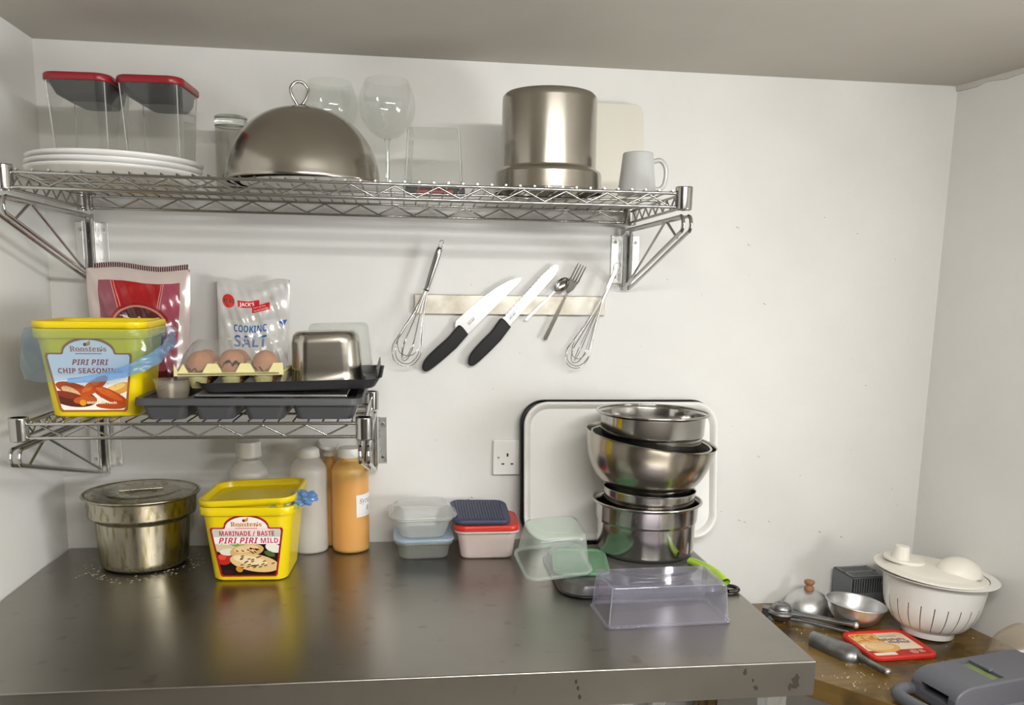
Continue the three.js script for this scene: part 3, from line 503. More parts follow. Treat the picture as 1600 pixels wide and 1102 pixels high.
{ // blue bag hanging over the rim of that tub
  const t = thing('plastic_bag', 'crumpled thin blue bag pulled around the tub on the lower shelf', 'bag', [0.2155, DL, 0.322], 0.03);
  const L = ring(0.202, 0.202, 0.036, 8), m = L.length, rows = 12, pos = [], idx = [], uv = [];
  const wv = Array.from({ length: m }, () => rnd());
  for (let j = 0; j <= rows; j++) for (let i = 0; i <= m; i++) {
    const [x, z] = L[i % m], a = Math.atan2(z, x), v = j / rows;
    const right = clamp((x + 0.02) / 0.1), left = clamp((-x - 0.05) / 0.05), hem = 0.068 + 0.062 * right * right * (z > 0 ? 1 - 0.6 * clamp(z / 0.1) : 1) + 0.03 * clamp(-z / 0.1);
    const off = 0.003 + v * 0.004 + Math.sin(a * 9 + v * 3) * 0.0036 * v + Math.sin(a * 23 + v * 9) * 0.0012 + wv[i % m] * 0.002 * v + left * (0.004 + 0.010 * Math.sin(v * 3.1)) + 0.012 * right * clamp(-z / 0.1 + 0.6) * v, l = Math.hypot(x, z);
    pos.push(x + x / l * off, 0.160 + (hem - 0.160) * v + Math.sin(a * 11) * 0.002 * v, z + z / l * off); uv.push(i / m, v);
  }
  for (let j = 0; j < rows; j++) for (let i = 0; i < m; i++) { const a = j * (m + 1) + i, c = a + m + 1; idx.push(a, a + 1, c, a + 1, c + 1, c); }
  const g = new THREE.BufferGeometry(); g.setAttribute('position', new THREE.Float32BufferAttribute(pos, 3)); g.setAttribute('uv', new THREE.Float32BufferAttribute(uv, 2)); g.setIndex(idx); g.computeVertexNormals();
  part(t, 'film', g, M.bagBlue);
  const e = (x, y, z) => V(x, y, z);
  const ribbon = (pts, wd, wob) => { const c = new THREE.CatmullRomCurve3(pts, false, 'centripetal'), n = 48, p = [], ix = [], u2 = [];
    for (let k = 0; k <= n; k++) { const q = c.getPoint(k / n), sw = wd * (0.25 + 0.75 * Math.sin(Math.min(1, k / n * 1.25) * Math.PI / 2)); for (let r = 0; r <= 5; r++) { const f = r / 5 - 0.5; p.push(q.x + wob * Math.sin(k * 0.9 + r * 2.1), q.y + f * sw, q.z + wob * Math.sin(k * 0.6 + r * 2.7)); u2.push(k / n, r / 5); } }
    for (let k = 0; k < n; k++) for (let r = 0; r < 5; r++) { const a = k * 6 + r; ix.push(a, a + 6, a + 1, a + 1, a + 6, a + 7); }
    const q = new THREE.BufferGeometry(); q.setAttribute('position', new THREE.Float32BufferAttribute(p, 3)); q.setAttribute('uv', new THREE.Float32BufferAttribute(u2, 2)); q.setIndex(ix); q.computeVertexNormals(); return q; };
  part(t, 'gathered_edge', ribbon([e(-0.03, 0.070, 0.113), e(0.03, 0.077, 0.114), e(0.085, 0.094, 0.111), e(0.116, 0.112, 0.085), e(0.120, 0.128, 0.02), e(0.119, 0.137, -0.05)], 0.030, 0.0016), M.bagBlueDense);
}
function pillow(w, h, bulge, fn, wr = 0.003) {   // a filled pouch: two wrinkled sheets joined along the edges, y from 0 to h
  const nx = 34, ny = 40, pos = [], uv = [], idx = [], ph = [rr(0, 6), rr(0, 6), rr(0, 6)];
  for (const s of [1, -1]) {
    const k = pos.length / 3;
    for (let j = 0; j <= ny; j++) for (let i = 0; i <= nx; i++) {
      const u = i / nx, v = j / ny, e = Math.min(u, 1 - u, v * 1.4, 1 - v) * 2, d = bulge(v) * Math.pow(clamp(e * 1.6), 0.6) / 2;
      const wk = e > 0 ? wr * (Math.sin(u * 21 + v * 13 + ph[0]) + Math.sin(u * 9 - v * 31 + ph[1]) + 0.7 * Math.sin(u * 47 + v * 23 + ph[2])) * 0.4 * clamp(e * 4) : 0;
      const [ex, ey] = fn ? fn(u, v) : [0, 0];
      pos.push((u - 0.5) * w + ex, v * h + ey, s * (d + wk) + Math.sin(v * 9 + u * 5) * 0.0015); uv.push(u, v);
    }
    for (let j = 0; j < ny; j++) for (let i = 0; i < nx; i++) { const a = k + j * (nx + 1) + i, c = a + nx + 1; s > 0 ? idx.push(a, a + 1, c, a + 1, c + 1, c) : idx.push(a, c, a + 1, a + 1, c, c + 1); }
  }
  const g = new THREE.BufferGeometry(); g.setAttribute('position', new THREE.Float32BufferAttribute(pos, 3)); g.setAttribute('uv', new THREE.Float32BufferAttribute(uv, 2)); g.setIndex(idx); g.computeVertexNormals(); return g;
}
const redPrint = canvasTex(512, 700, (ctx, w, h) => {
  ctx.fillStyle = '#cdbdb7'; ctx.fillRect(0, 0, w, h);
  ctx.fillStyle = '#93505c'; ctx.fillRect(60, 70, 400, 640); ctx.fillStyle = '#a4485c'; ctx.fillRect(370, 70, 90, 640);
  ctx.fillStyle = '#a90c14'; ctx.beginPath(); ctx.moveTo(125, 72); ctx.lineTo(372, 72); ctx.lineTo(340, 330); ctx.lineTo(180, 330); ctx.fill();
  ctx.strokeStyle = '#dca09a'; ctx.lineWidth = 4; for (const [a, b] of [[120, 175], [132, 187], [366, 338], [376, 348]]) { ctx.beginPath(); ctx.moveTo(a, 72); ctx.lineTo(b, 300); ctx.stroke(); }
  ctx.fillStyle = '#8e1119'; ctx.beginPath(); ctx.arc(262, 350, 165, 0, 7); ctx.fill(); ctx.strokeStyle = '#c98a74'; ctx.lineWidth = 10; ctx.beginPath(); ctx.arc(262, 350, 146, 0, 7); ctx.stroke(); ctx.fillStyle = '#4a090e'; ctx.beginPath(); ctx.arc(262, 350, 138, 0, 7); ctx.fill();
  ctx.strokeStyle = '#e2b3a6'; ctx.lineWidth = 6; ctx.beginPath(); ctx.moveTo(165, 262); ctx.quadraticCurveTo(215, 269, 240, 292); ctx.lineTo(262, 262); ctx.lineTo(284, 292); ctx.quadraticCurveTo(310, 269, 362, 262); ctx.moveTo(180, 277); ctx.quadraticCurveTo(215, 282, 232, 299); ctx.moveTo(345, 277); ctx.quadraticCurveTo(310, 282, 292, 299); ctx.stroke();
  ctx.fillStyle = '#4d1018'; ctx.fillRect(60, 560, 400, 140); ctx.fillStyle = '#1d0708'; let q = 3; for (let i = 0; i < 260; i++) { q = (q * 73 + 41) % 9973; ctx.fillStyle = q % 3 ? '#5b0f17' : '#240608'; ctx.beginPath(); ctx.arc(70 + q % 390, 560 + (q * 7) % 140, 8, 0, 7); ctx.fill(); }
});
{ // red printed bag
  const t = thing('spice_bag', 'clear bag with dark red print leaning on the wall behind the yellow tub', 'bag', [0.2175, DL + 0.002, 0.115], 0.04); t.rotation.x = -0.16;
  part(t, 'pouch', pillow(0.205, 0.272, (v) => 0.062 * (1 - v * 0.75), (u, v) => [0.012 * (1 - 2 * u) * Math.max(0, 0.75 - v) - (v > 0.6 && u < 0.3 ? 0.012 * (v - 0.6) : 0), 0.004 * Math.sin(u * 7) * v], 0.0035), std({ map: redPrint, roughness: 0.22, clearcoat: 0.6, clearcoatRoughness: 0.15 }));
  const stripe = canvasTex(512, 16, (ctx) => { ctx.fillStyle = '#d9c8c4'; ctx.fillRect(0, 0, 512, 16); ctx.fillStyle = '#3a0d16'; for (let i = 0; i < 42; i++) ctx.fillRect(i * 12.2, 0, 7.6, 16); });
  const sg = pillow(0.19, 0.011, () => 0.001, (u, v) => [0, 0.004 * Math.sin(u * 7)], 0.0006);
  part(t, 'seal_strip', sg, std({ map: stripe, roughness: 0.35 }), [0.004, 0.272, 0]);
}
const saltPrint = canvasTex(512, 640, (ctx, w, h) => {
  ctx.fillStyle = '#cfccc9'; ctx.fillRect(0, 0, w, h); ctx.fillStyle = '#c8c6c3'; ctx.fillRect(0, 0, w, 60); ctx.fillStyle = '#d9d8d6'; ctx.fillRect(60, 270, 380, 380);
  ctx.fillStyle = '#d8281e'; ctx.beginPath(); ctx.ellipse(82, 150, 46, 44, 0.2, 0, 7); ctx.fill(); ctx.fillStyle = '#3c0a0c'; ctx.font = 'bold 34px sans-serif'; ctx.textAlign = 'center'; ctx.fillText('£1.09', 84, 162, 78);
  ctx.save(); ctx.translate(230, 150); ctx.rotate(-0.1); ctx.fillStyle = '#d4202a'; ctx.fillRect(-82, -24, 152, 46); ctx.fillRect(16, 14, 126, 50); ctx.fillStyle = '#ffffff'; ctx.font = 'bold 34px sans-serif'; ctx.textAlign = 'left'; ctx.fillText("JACK'S", -68, 11, 128); ctx.fillStyle = '#f7c7c6'; ctx.font = 'bold 17px sans-serif'; ctx.fillText('Part of the', 26, 35, 100); ctx.fillText('Tesco family', 26, 56, 108); ctx.restore();
  ctx.fillStyle = '#1560b0'; ctx.textAlign = 'center'; ctx.font = 'bold 66px sans-serif'; ctx.fillText('COOKING', 240, 345, 250); ctx.font = 'bold 108px sans-serif'; ctx.fillText('SALT', 240, 445, 250);
  ctx.fillStyle = '#2f64b4'; ctx.beginPath(); ctx.moveTo(440, 285); ctx.lineTo(500, 262); ctx.lineTo(480, 310); ctx.fill();
});
{
  const t = thing('salt_bag', 'white plastic bag of cooking salt standing behind the egg carton', 'bag', [0.4475, DL + 0.0425, 0.082], 0.0); t.rotation.x = -0.2;
  part(t, 'pouch', pillow(0.152, 0.213, (v) => 0.048 * (1 - v * 0.8), (u, v) => [0.006 * (1 - 2 * u) * (0.6 - v), 0.006 * Math.sin(u * 8 + 1) * v], 0.004), std({ map: saltPrint, roughness: 0.25, clearcoat: 0.8, clearcoatRoughness: 0.15 }));
}
{ // compartment tray
  const t = thing('compartment_tray', 'dark grey plastic tray of tapered compartments on the lower shelf', 'tray', [0, DL, 0]);
  const x0 = 0.299, x1 = 0.697, z0 = 0.075, z1 = 0.446, yr = 0.036;
  const cells = [[0.312, 0.388], [0.399, 0.472], [0.486, 0.561], [0.573, 0.685]];
  for (const [a, b] of cells) {
    const w = b - a, cx = (a + b) / 2, zc = (z0 + z1) / 2, d = z1 - z0;
    part(t, 'compartment', loft([[0.0008, w - 0.02, d - 0.034, 0.012], [0.0008, w - 0.012, d - 0.026, 0.014], [yr, w + 0.006, d - 0.014, 0.012], [yr, w + 0.002, d - 0.018, 0.011], [0.003, w - 0.016, d - 0.03, 0.012]], { cap0: true, cap1: true, n: 4 }), M.charcoal, [cx, 0, zc]);
  }
  part(t, 'rim', (() => { const s = new THREE.Shape(ring(x1 - x0, z1 - z0, 0.02, 6).map(([x, z]) => new THREE.Vector2(x, z)));
    for (const [a, b] of cells) { const w = b - a, cx = (a + b) / 2 - (x0 + x1) / 2; s.holes.push(new THREE.Path(ring(w + 0.002, z1 - z0 - 0.018, 0.011, 4).reverse().map(([x, z]) => new THREE.Vector2(cx + x, z)))); }
    return new THREE.ExtrudeGeometry(s, { depth: 0.004, bevelEnabled: false }).rotateX(Math.PI / 2); })(), M.charcoal, [(x0 + x1) / 2, yr + 0.004, (z0 + z1) / 2]);
  part(t, 'lip', loft([[yr - 0.008, x1 - x0 + 0.004, z1 - z0 + 0.004, 0.022], [yr + 0.003, x1 - x0 + 0.001, z1 - z0 + 0.001, 0.021], [yr + 0.0038, x1 - x0 - 0.004, z1 - z0 - 0.004, 0.019]], { cap0: false }), M.charcoal, [(x0 + x1) / 2, 0, (z0 + z1) / 2]);
}
const YT = DL + 0.0408;
solo('steel_sheet', box(0.268, 0.0045, 0.27, 0.001), M.zinc, 'thin steel baking sheet lying across the grey compartment tray', 'baking sheet', [0.536, YT + 0.0024, 0.295]);
const YS = YT + 0.0048;
{ // dark baking tray
  const t = thing('baking_tray', 'black baking tray with flared edge under the eggs and steel tin', 'tray', [0.5655, YS, 0.272], 0.0); t.rotation.z = 0.03; t.position.y += 0.0045;
  const w = 0.31, d = 0.285;
  part(t, 'pan', loft([[0.0012, w - 0.02, d - 0.02, 0.02], [0, w - 0.01, d - 0.01, 0.022], [0.003, w, d, 0.024], [0.018, w + 0.02, d + 0.014, 0.03], [0.0195, w + 0.028, d + 0.022, 0.032], [0.0185, w + 0.018, d + 0.012, 0.029], [0.0042, w - 0.004, d - 0.004, 0.022], [0.0025, w - 0.014, d - 0.014, 0.02]], { cap0: true, cap1: true }), M.nonstick);
  part(t, 'raised_end', shapeGeo([[-0.13, 0], [0.13, 0], [0.14, 0.024], [-0.14, 0.024]], 0.0016, 0.0004), M.nonstick, [w / 2 + 0.004, 0.0125, 0], [0.0, Math.PI / 2, 0]).rotation.set(0, Math.PI / 2, 0);
}
const YB = YS + 0.0075;
solo('plastic_cup', lathe([[0, 0.001], [0.019, 0], [0.021, 0.003], [0.0325, 0.062], [0.0345, 0.0625], [0.0345, 0.064], [0.0325, 0.064]], 40), M.beige, 'small translucent plastic cup standing in the compartment tray', 'cup', [0.3505, DL + 0.0035, 0.375], [0, 0, 0]);
{ // eggs
  const K = 1.24, cy = YB - 0.002, cx = 0.4555, cz = 0.326, w = 0.145, d = 0.104, nx = 58, nz = 40;
  const t = thing('egg_carton', 'pale yellow pulp egg carton with clear lid on the black tray', 'egg carton', [cx, cy, cz], 0); t.rotation.z = 0.02; t.scale.set(K, K, K);
  const cupX = [-0.0475, 0, 0.0475], cupZ = [-0.024, 0.024], pos = [], idx = [], uv = [];
  for (let j = 0; j <= nz; j++) for (let i = 0; i <= nx; i++) {
    const x = (i / nx - 0.5) * w, z = (j / nz - 0.5) * d; let y = 0.0245;
    let best = 9; for (const a of cupX) for (const b of cupZ) best = Math.min(best, Math.hypot(x - a, z - b));
    if (best < 0.0235) y = 0.0015 + 0.023 * Math.pow(clamp((best - 0.007) / 0.0165), 1.1);
    for (const a of [-0.02375, 0.02375]) for (const b of [0, 0.047, -0.047]) { const q = Math.max(Math.abs(x - a) - 0.004, Math.abs(z - b) - (b ? 0.003 : 0.004)); if (q < 0.008) y = Math.max(y, 0.0245 + 0.013 * clamp((0.008 - q) / 0.006)); }
    pos.push(x, y, z); uv.push(i / nx, j / nz);
  }
  for (let j = 0; j < nz; j++) for (let i = 0; i < nx; i++) { const a = j * (nx + 1) + i, c = a + nx + 1; idx.push(a, c, a + 1, a + 1, c, c + 1); }
  const g = new THREE.BufferGeometry(); g.setAttribute('position', new THREE.Float32BufferAttribute(pos, 3)); g.setAttribute('uv', new THREE.Float32BufferAttribute(uv, 2)); g.setIndex(idx); g.computeVertexNormals();
  part(t, 'pulp_base', g, M.pulp);
  part(t, 'edge_flange', loft([[0.0255, w, d, 0.012], [0.0245, w + 0.014, d + 0.012, 0.014], [0.0225, w + 0.014, d + 0.012, 0.014], [0.0235, w, d, 0.012]], { cap0: false }), M.pulp);
  const fl = [[-0.078, -0.002], [-0.072, 0.0035]]; for (const c of [-0.0715, -0.02375, 0.02375, 0.0715]) fl.push([c - 0.014, 0.002], [c - 0.0065, 0.0155], [c + 0.0065, 0.0155], [c + 0.014, 0.002]);
  const fp = fl.filter(([x]) => Math.abs(x) < 0.08).sort((a, b) => a[0] - b[0]); fp.push([0.079, -0.002]);
  part(t, 'front_flap', shapeGeo(fp, 0.0016, 0.0003), M.pulp, [0, 0.0225, d / 2 + 0.002], [-0.18, 0, 0]);
  for (const c of cupX) part(t, 'front_cup', new THREE.CylinderGeometry(0.018, 0.011, 0.022, 20, 1, true, -1.1, 2.2), M.pulp, [c, 0.0122, d / 2 - 0.0165]);
  for (let i = 0; i < 7; i++) part(t, 'side_rib', box(0.003, 0.022, 0.006, 0.001), M.pulp, [w / 2 + 0.003, 0.016, -0.04 + i * 0.013], [0, 0, -0.25]);
  const lid = part(t, 'clear_lid', loft([[0.026, w + 0.008, d + 0.006, 0.014], [0.050, w - 0.006, d - 0.008, 0.022], [0.068, w - 0.03, d - 0.03, 0.026], [0.072, w - 0.045, d - 0.045, 0.02]], { cap0: false, cap1: true, n: 5 }), M.bagClear);
  // each egg shell is a lower cup and a cracked cap with jagged edges
  const shell = (v0, v1, jag, ph) => {
    const nu = 40, nv = 14, p = [], ix = [], u2 = [];
    for (let j = 0; j <= nv; j++) for (let i = 0; i <= nu; i++) {
      const a = i / nu * 6.2832, jg = jag * (0.45 * Math.sin(3 * a + ph) + 0.35 * Math.sin(8 * a + 2 * ph) + 0.3 * Math.sin(15 * a + 3 * ph)), lo = v0 + (v0 > -1.5 ? jg : 0), hi = v1 + (v1 < 1.5 ? jg : 0), b = lo + (hi - lo) * j / nv;
      const r = 0.0212 * Math.cos(b), y = (b > 0 ? 0.0275 : 0.024) * Math.sin(b); p.push(Math.cos(a) * r, y, Math.sin(a) * r); u2.push(i / nu, j / nv);
    }
    for (let j = 0; j < nv; j++) for (let i = 0; i < nu; i++) { const a = j * (nu + 1) + i, c = a + nu + 1; ix.push(a, c, a + 1, a + 1, c, c + 1); }
    const q = new THREE.BufferGeometry(); q.setAttribute('position', new THREE.Float32BufferAttribute(p, 3)); q.setAttribute('uv', new THREE.Float32BufferAttribute(u2, 2)); q.setIndex(ix); q.computeVertexNormals(); return q;
  };
  const lab = ['cracked brown egg at the front left of the carton', 'cracked brown egg with a gaping shell in the front middle of the carton', 'cracked brown egg at the front right of the carton', 'brown egg at the back left of the carton', 'brown egg at the back middle of the carton'];
  [[0, 1], [1, 1], [2, 1], [0, 0], [1, 0]].forEach(([i, j], k) => {
    const e = thing('egg', lab[k], 'egg', [cx + cupX[i] * K, cy + (0.0268 + (i - 1) * 0.001) * K, cz + cupZ[j] * K], 0, 'brown eggs in the carton'); e.scale.set(K, K, K);
    part(e, 'lower_shell', shell(-1.5708, [0.05, 0.25, 0.1, 1.0, 1.0][k], 0.28, k * 3), M.egg);
    part(e, 'upper_shell', shell([0.05, 0.25, 0.1, 1.0, 1.0][k], 1.5708, 0.28, k * 3), M.egg, [[0, 0.0014, 0], [-0.001, 0.0026, -0.0015], [0.0005, 0.001, 0], [0, 0, 0], [0, 0, 0]][k], [[-0.06, 0.03, 0.04], [-0.12, 0.06, 0.13], [-0.03, 0.03, -0.05], [0, 0, 0], [0, 0, 0]][k]);
  });
}
{ // steel tin and the clear box behind it
  solo('steel_tin', loft([[0, 0.142, 0.118, 0.034], [0.002, 0.144, 0.12, 0.035], [0.006, 0.134, 0.11, 0.034], [0.022, 0.132, 0.108, 0.034], [0.066, 0.128, 0.104, 0.034], [0.078, 0.122, 0.098, 0.033], [0.0835, 0.110, 0.086, 0.028], [0.0845, 0.09, 0.066, 0.02]], { cap0: true, cap1: true, n: 10 }), M.steel, 'rounded steel tin standing upside down on the black tray', 'tin', [0.627, YB + 0.0055, 0.306], [0, 0, 0.03]).scale.set(1.0, 1.16, 1.0);
  solo('clear_tub', loft([[0, 0.142, 0.094, 0.02], [0.003, 0.142, 0.094, 0.02], [0.004, 0.134, 0.086, 0.02], [0.085, 0.122, 0.076, 0.022], [0.092, 0.114, 0.068, 0.02], [0.094, 0.1, 0.056, 0.018]], { cap0: false, cap1: true, n: 8 }), M.clearHazy, 'clear plastic tub standing upside down behind the steel tin', 'container', [0.645, YB + 0.006, 0.196], [0, 0, 0.03]).scale.set(1.0, 1.16, 1.0);
}

// ---------- on the steel table ----------
{ // lidded pot
  const t = thing('lidded_pot', 'grease-stained stepped steel pot with flat lid under the lower shelf', 'pot', [0.212, TY + 0.0006, 0.128]);
  const out = [[0, 0.001], [0.076, 0], [0.084, 0.002], [0.0895, 0.009], [0.0905, 0.02], [0.0965, 0.103], [0.1005, 0.109], [0.1085, 0.113], [0.110, 0.119], [0.1115, 0.151], [0.1175, 0.1555], [0.1185, 0.158]];
  part(t, 'body', vessel(out, 0.0016, 96), M.stained);
  part(t, 'rolled_rim', new THREE.TorusGeometry(0.117, 0.003, 8, 80).rotateX(Math.PI / 2), M.stained, [0, 0.158, 0]);
  const lid = part(t, 'lid', lathe([[0, 0.1545], [0.03, 0.1545], [0.034, 0.1575], [0.036, 0.161], [0.075, 0.163], [0.08, 0.1605], [0.1, 0.161], [0.108, 0.1585], [0.1125, 0.1595]], 72), M.stained);
  part(lid, 'handle_strap', box(0.088, 0.003, 0.018, 0.0014), M.stained, [0, 0.1655, 0], [0, 0.3, 0]);
}
tub('yellow square tub with grilled chicken on its label, on the steel table', 0.461, TY + 0.0004, 0.196, -0.05, lin(0.40, 0.01, 0.03), printMild, [0, 0, 0.045]);
{ // blue film sticking out under the lid
  const t = thing('bag_scrap', 'scrunched blue plastic bag sticking out under the tub lid', 'bag', [0.556, TY + 0.169, 0.247], 0);
  const g = new THREE.IcosahedronGeometry(0.02, 4), p = g.attributes.position;
  for (let i = 0; i < p.count; i++) { const x = p.getX(i), y = p.getY(i), z = p.getZ(i), k = 1 + 0.22 * Math.sin(x * 420 + y * 130) + 0.18 * Math.sin(y * 520 + z * 330) + 0.12 * Math.sin(z * 700 + x * 210); p.setXYZ(i, x * 1.15 * k + 0.012, y * 0.72 * k, z * 0.8 * k); }
  g.computeVertexNormals(); part(t, 'scrunched_end', g, M.bagBlueDense);
  const q = new THREE.PlaneGeometry(0.06, 0.02, 14, 4), a = q.attributes.position; for (let i = 0; i < a.count; i++) a.setZ(i, 0.002 * Math.sin(a.getX(i) * 300) + 0.002 * Math.sin(a.getY(i) * 500)); q.computeVertexNormals();
  part(t, 'film_tail', q, M.bagBlue, [-0.026, -0.008, 0.035], [-0.2, 0.15, 0.12]);
}
function bottle(name, label, x, z, r, h, mat, capMat, fill) {
  const t = thing(name, label, 'bottle', [x, TY + 0.0004, z]), nr = r * 0.56;
  part(t, 'body', lathe([[0, 0.003], [r * 0.8, 0.0], [r * 0.95, 0.002], [r, 0.008], [r, h * 0.74], [r * 0.99, h * 0.775], [r * 0.92, h * 0.805], [nr * 1.2, h * 0.865], [nr, h * 0.88], [nr, h * 0.9]], 48), mat);
  if (fill) part(t, 'contents', lathe([[0, 0.005], [r * 0.9, 0.004], [r - 0.0015, 0.01], [r - 0.0015, h * fill], [0, h * fill]], 48), M.syrup);
  return t;
}
const capGeo = (r, h) => lathe([[0, h], [r * 0.93, h], [r, h - 0.002], [r * 1.04, 0.004], [r * 1.04, 0], [r * 0.9, 0]], 40);
{
  const b1 = bottle('sauce_bottle', 'pale cloudy bottle with tall white cap behind the marinade tub', 0.4245, 0.045, 0.0425, 0.235, M.bottleMilk);
  part(b1, 'cap', capGeo(0.0275, 0.036), M.capWhite, [0, 0.2185, 0]);
  const b2 = bottle('sauce_bottle', 'pale cloudy bottle with white cap left of the orange bottle', 0.559, 0.0605, 0.0415, 0.247, M.bottleMilk);
  part(b2, 'cap', lathe([[0, 0.022], [0.012, 0.0235], [0.02, 0.02], [0.0245, 0.016], [0.0258, 0], [0.022, 0]], 40), M.capWhite, [0, 0.2205, 0]);
  const b3 = bottle('sauce_bottle', 'orange syrup bottle with white cap and handwritten label', 0.6525, 0.0625, 0.0422, 0.245, M.bottleOrange, null, 0.7);
  part(b3, 'cap', capGeo(0.0265, 0.022), M.capWhite, [0, 0.2195, 0]);
  const lab = canvasTex(256, 256, (ctx) => { ctx.fillStyle = '#eceae6'; ctx.fillRect(0, 0, 256, 256); ctx.fillStyle = '#6a2a7c'; ctx.font = 'italic 74px serif'; ctx.textAlign = 'left'; ctx.fillText('Syrup', 34, 100, 190); ctx.fillText('R', 128, 190); });
  const lg = new THREE.CylinderGeometry(0.0427, 0.0427, 0.052, 20, 1, true, -0.62, 1.25);
  part(b3, 'paper_label', lg, std({ map: lab, roughness: 0.6 }), [0, 0.112, 0], [0, 0.98, 0.03]);
  const b4 = bottle('sauce_bottle', 'slim orange bottle with open flip cap hidden between two taller bottles', 0.6055, 0.0235, 0.0172, 0.24, M.bottleOrange, null, 0.6);
  const fc = part(b4, 'cap', capGeo(0.0165, 0.016), M.capWhite, [0, 0.2155, 0]);
  part(b4, 'flip_lid', lathe([[0, 0.006], [0.021, 0.006], [0.0225, 0.003], [0.022, -0.004], [0.02, -0.004], [0.02, 0.003], [0, 0.003]], 36), M.capWhite, [-0.006, 0.242, 0.012], [0.25, 0, -0.32]);
}
function shellTub(t, w, d, h, r, mat, rimMat, taper = 0.012) {
  part(t, 'body', loft([[0.002, w - taper - 0.02, d - taper - 0.02, r * 0.7], [0, w - taper - 0.008, d - taper - 0.008, r * 0.8], [0.005, w - taper, d - taper, r * 0.9], [h, w, d, r]], { cap0: true }), mat);
  part(t, 'rim', loft([[h - 0.004, w + 0.001, d + 0.001, r], [h - 0.004, w + 0.010, d + 0.010, r + 0.004], [h + 0.001, w + 0.011, d + 0.011, r + 0.004], [h + 0.001, w - 0.001, d - 0.001, r]], { cap0: false }), rimMat ?? mat);
}
{ // clear stack
  const t = thing('food_container', 'low clear container with pale blue lid, bottom of the small stack', 'container', [0.8185, TY + 0.0004, 0.102], 0.0);
  shellTub(t, 0.122, 0.118, 0.04, 0.022, M.clearHazy);
  part(t, 'lid', loft([[0.0405, 0.131, 0.127, 0.026], [0.044, 0.137, 0.133, 0.028], [0.049, 0.136, 0.132, 0.028], [0.049, 0.124, 0.12, 0.024], [0.046, 0.12, 0.116, 0.022]], { cap0: true, cap1: true }), M.blueLid);
  const u = thing('food_container', 'frosted clear container with domed clear lid on top of the blue-lidded one', 'container', [0.816, TY + 0.0472, 0.103], 0.03);
  shellTub(u, 0.132, 0.122, 0.048, 0.026, M.frost, M.frost, 0.03);
  part(u, 'lid', loft([[0.049, 0.148, 0.138, 0.034], [0.051, 0.154, 0.144, 0.036], [0.0545, 0.153, 0.143, 0.036], [0.0575, 0.138, 0.128, 0.034], [0.068, 0.126, 0.116, 0.034], [0.0725, 0.112, 0.102, 0.03]], { cap0: false, cap1: true, n: 8 }), M.frost);
}
{ // pink tub
  const t = thing('pink_tub', 'pinkish square tub with red lid beside the white tray', 'tub', [0.962, TY + 0.0004, 0.104], -0.03);
  shellTub(t, 0.136, 0.132, 0.066, 0.02, M.pinkTub, M.pinkTub, 0.018);
  part(t, 'lid', loft([[0.0675, 0.142, 0.138, 0.024], [0.068, 0.149, 0.145, 0.026], [0.078, 0.148, 0.144, 0.026], [0.0805, 0.142, 0.138, 0.025], [0.079, 0.13, 0.126, 0.02]], { cap0: true, cap1: true }), M.red);
  const n = thing('ribbed_lid', 'ribbed navy blue plastic lid lying on the red-lidded pink tub', 'lid', [0.9475, TY + 0.0812, 0.1045], 0.0); n.rotation.set(0.12, 0, -0.02); n.position.y += 0.0095;
  part(n, 'edge', loft([[0, 0.128, 0.128, 0.022], [0.001, 0.134, 0.134, 0.024], [0.008, 0.134, 0.134, 0.024], [0.0105, 0.128, 0.128, 0.022], [0.0085, 0.116, 0.116, 0.018]], { cap0: true, cap1: true }), M.navy);
  for (let i = 0; i < 17; i++) part(n, 'rib', box(0.0034, 0.003, 0.112, 0.001, 1), M.navy, [-0.052 + i * 0.0065, 0.0093, 0]);
}
{ // white tray leaning on the wall
  const t = thing('serving_tray', 'large white tray with black back leaning on the wall behind the pots', 'tray', [1.296, TY + 0.01, 0.062], 0); t.rotation.x = -0.13;
  const w = 0.478, h = 0.334, r = 0.058, flat = (g) => g.rotateX(Math.PI / 2).translate(0, h / 2, 0);
  part(t, 'panel', flat(loft([[0.002, w - 0.02, h - 0.02, r - 0.01], [0.004, w - 0.03, h - 0.03, r - 0.012]], { cap0: true, cap1: true, n: 10 })), M.white);
  part(t, 'rim', flat(loft([[0.003, w - 0.036, h - 0.036, r - 0.014], [0.012, w - 0.024, h - 0.024, r - 0.01], [0.0165, w - 0.014, h - 0.014, r - 0.006], [0.0165, w - 0.004, h - 0.004, r - 0.002], [0.012, w, h, r], [0.001, w - 0.006, h - 0.006, r - 0.003], [0.001, w - 0.02, h - 0.02, r - 0.01]], { cap0: false, n: 10 })), M.white);
  part(t, 'black_back', flat(loft([[-0.012, w - 0.012, h - 0.012, r - 0.006], [-0.012, w, h, r], [0.006, w + 0.001, h + 0.001, r], [0.008, w - 0.004, h - 0.004, r]], { cap0: true, cap1: false, n: 10 })), M.black, [-0.0075, 0.0045, 0]);
}
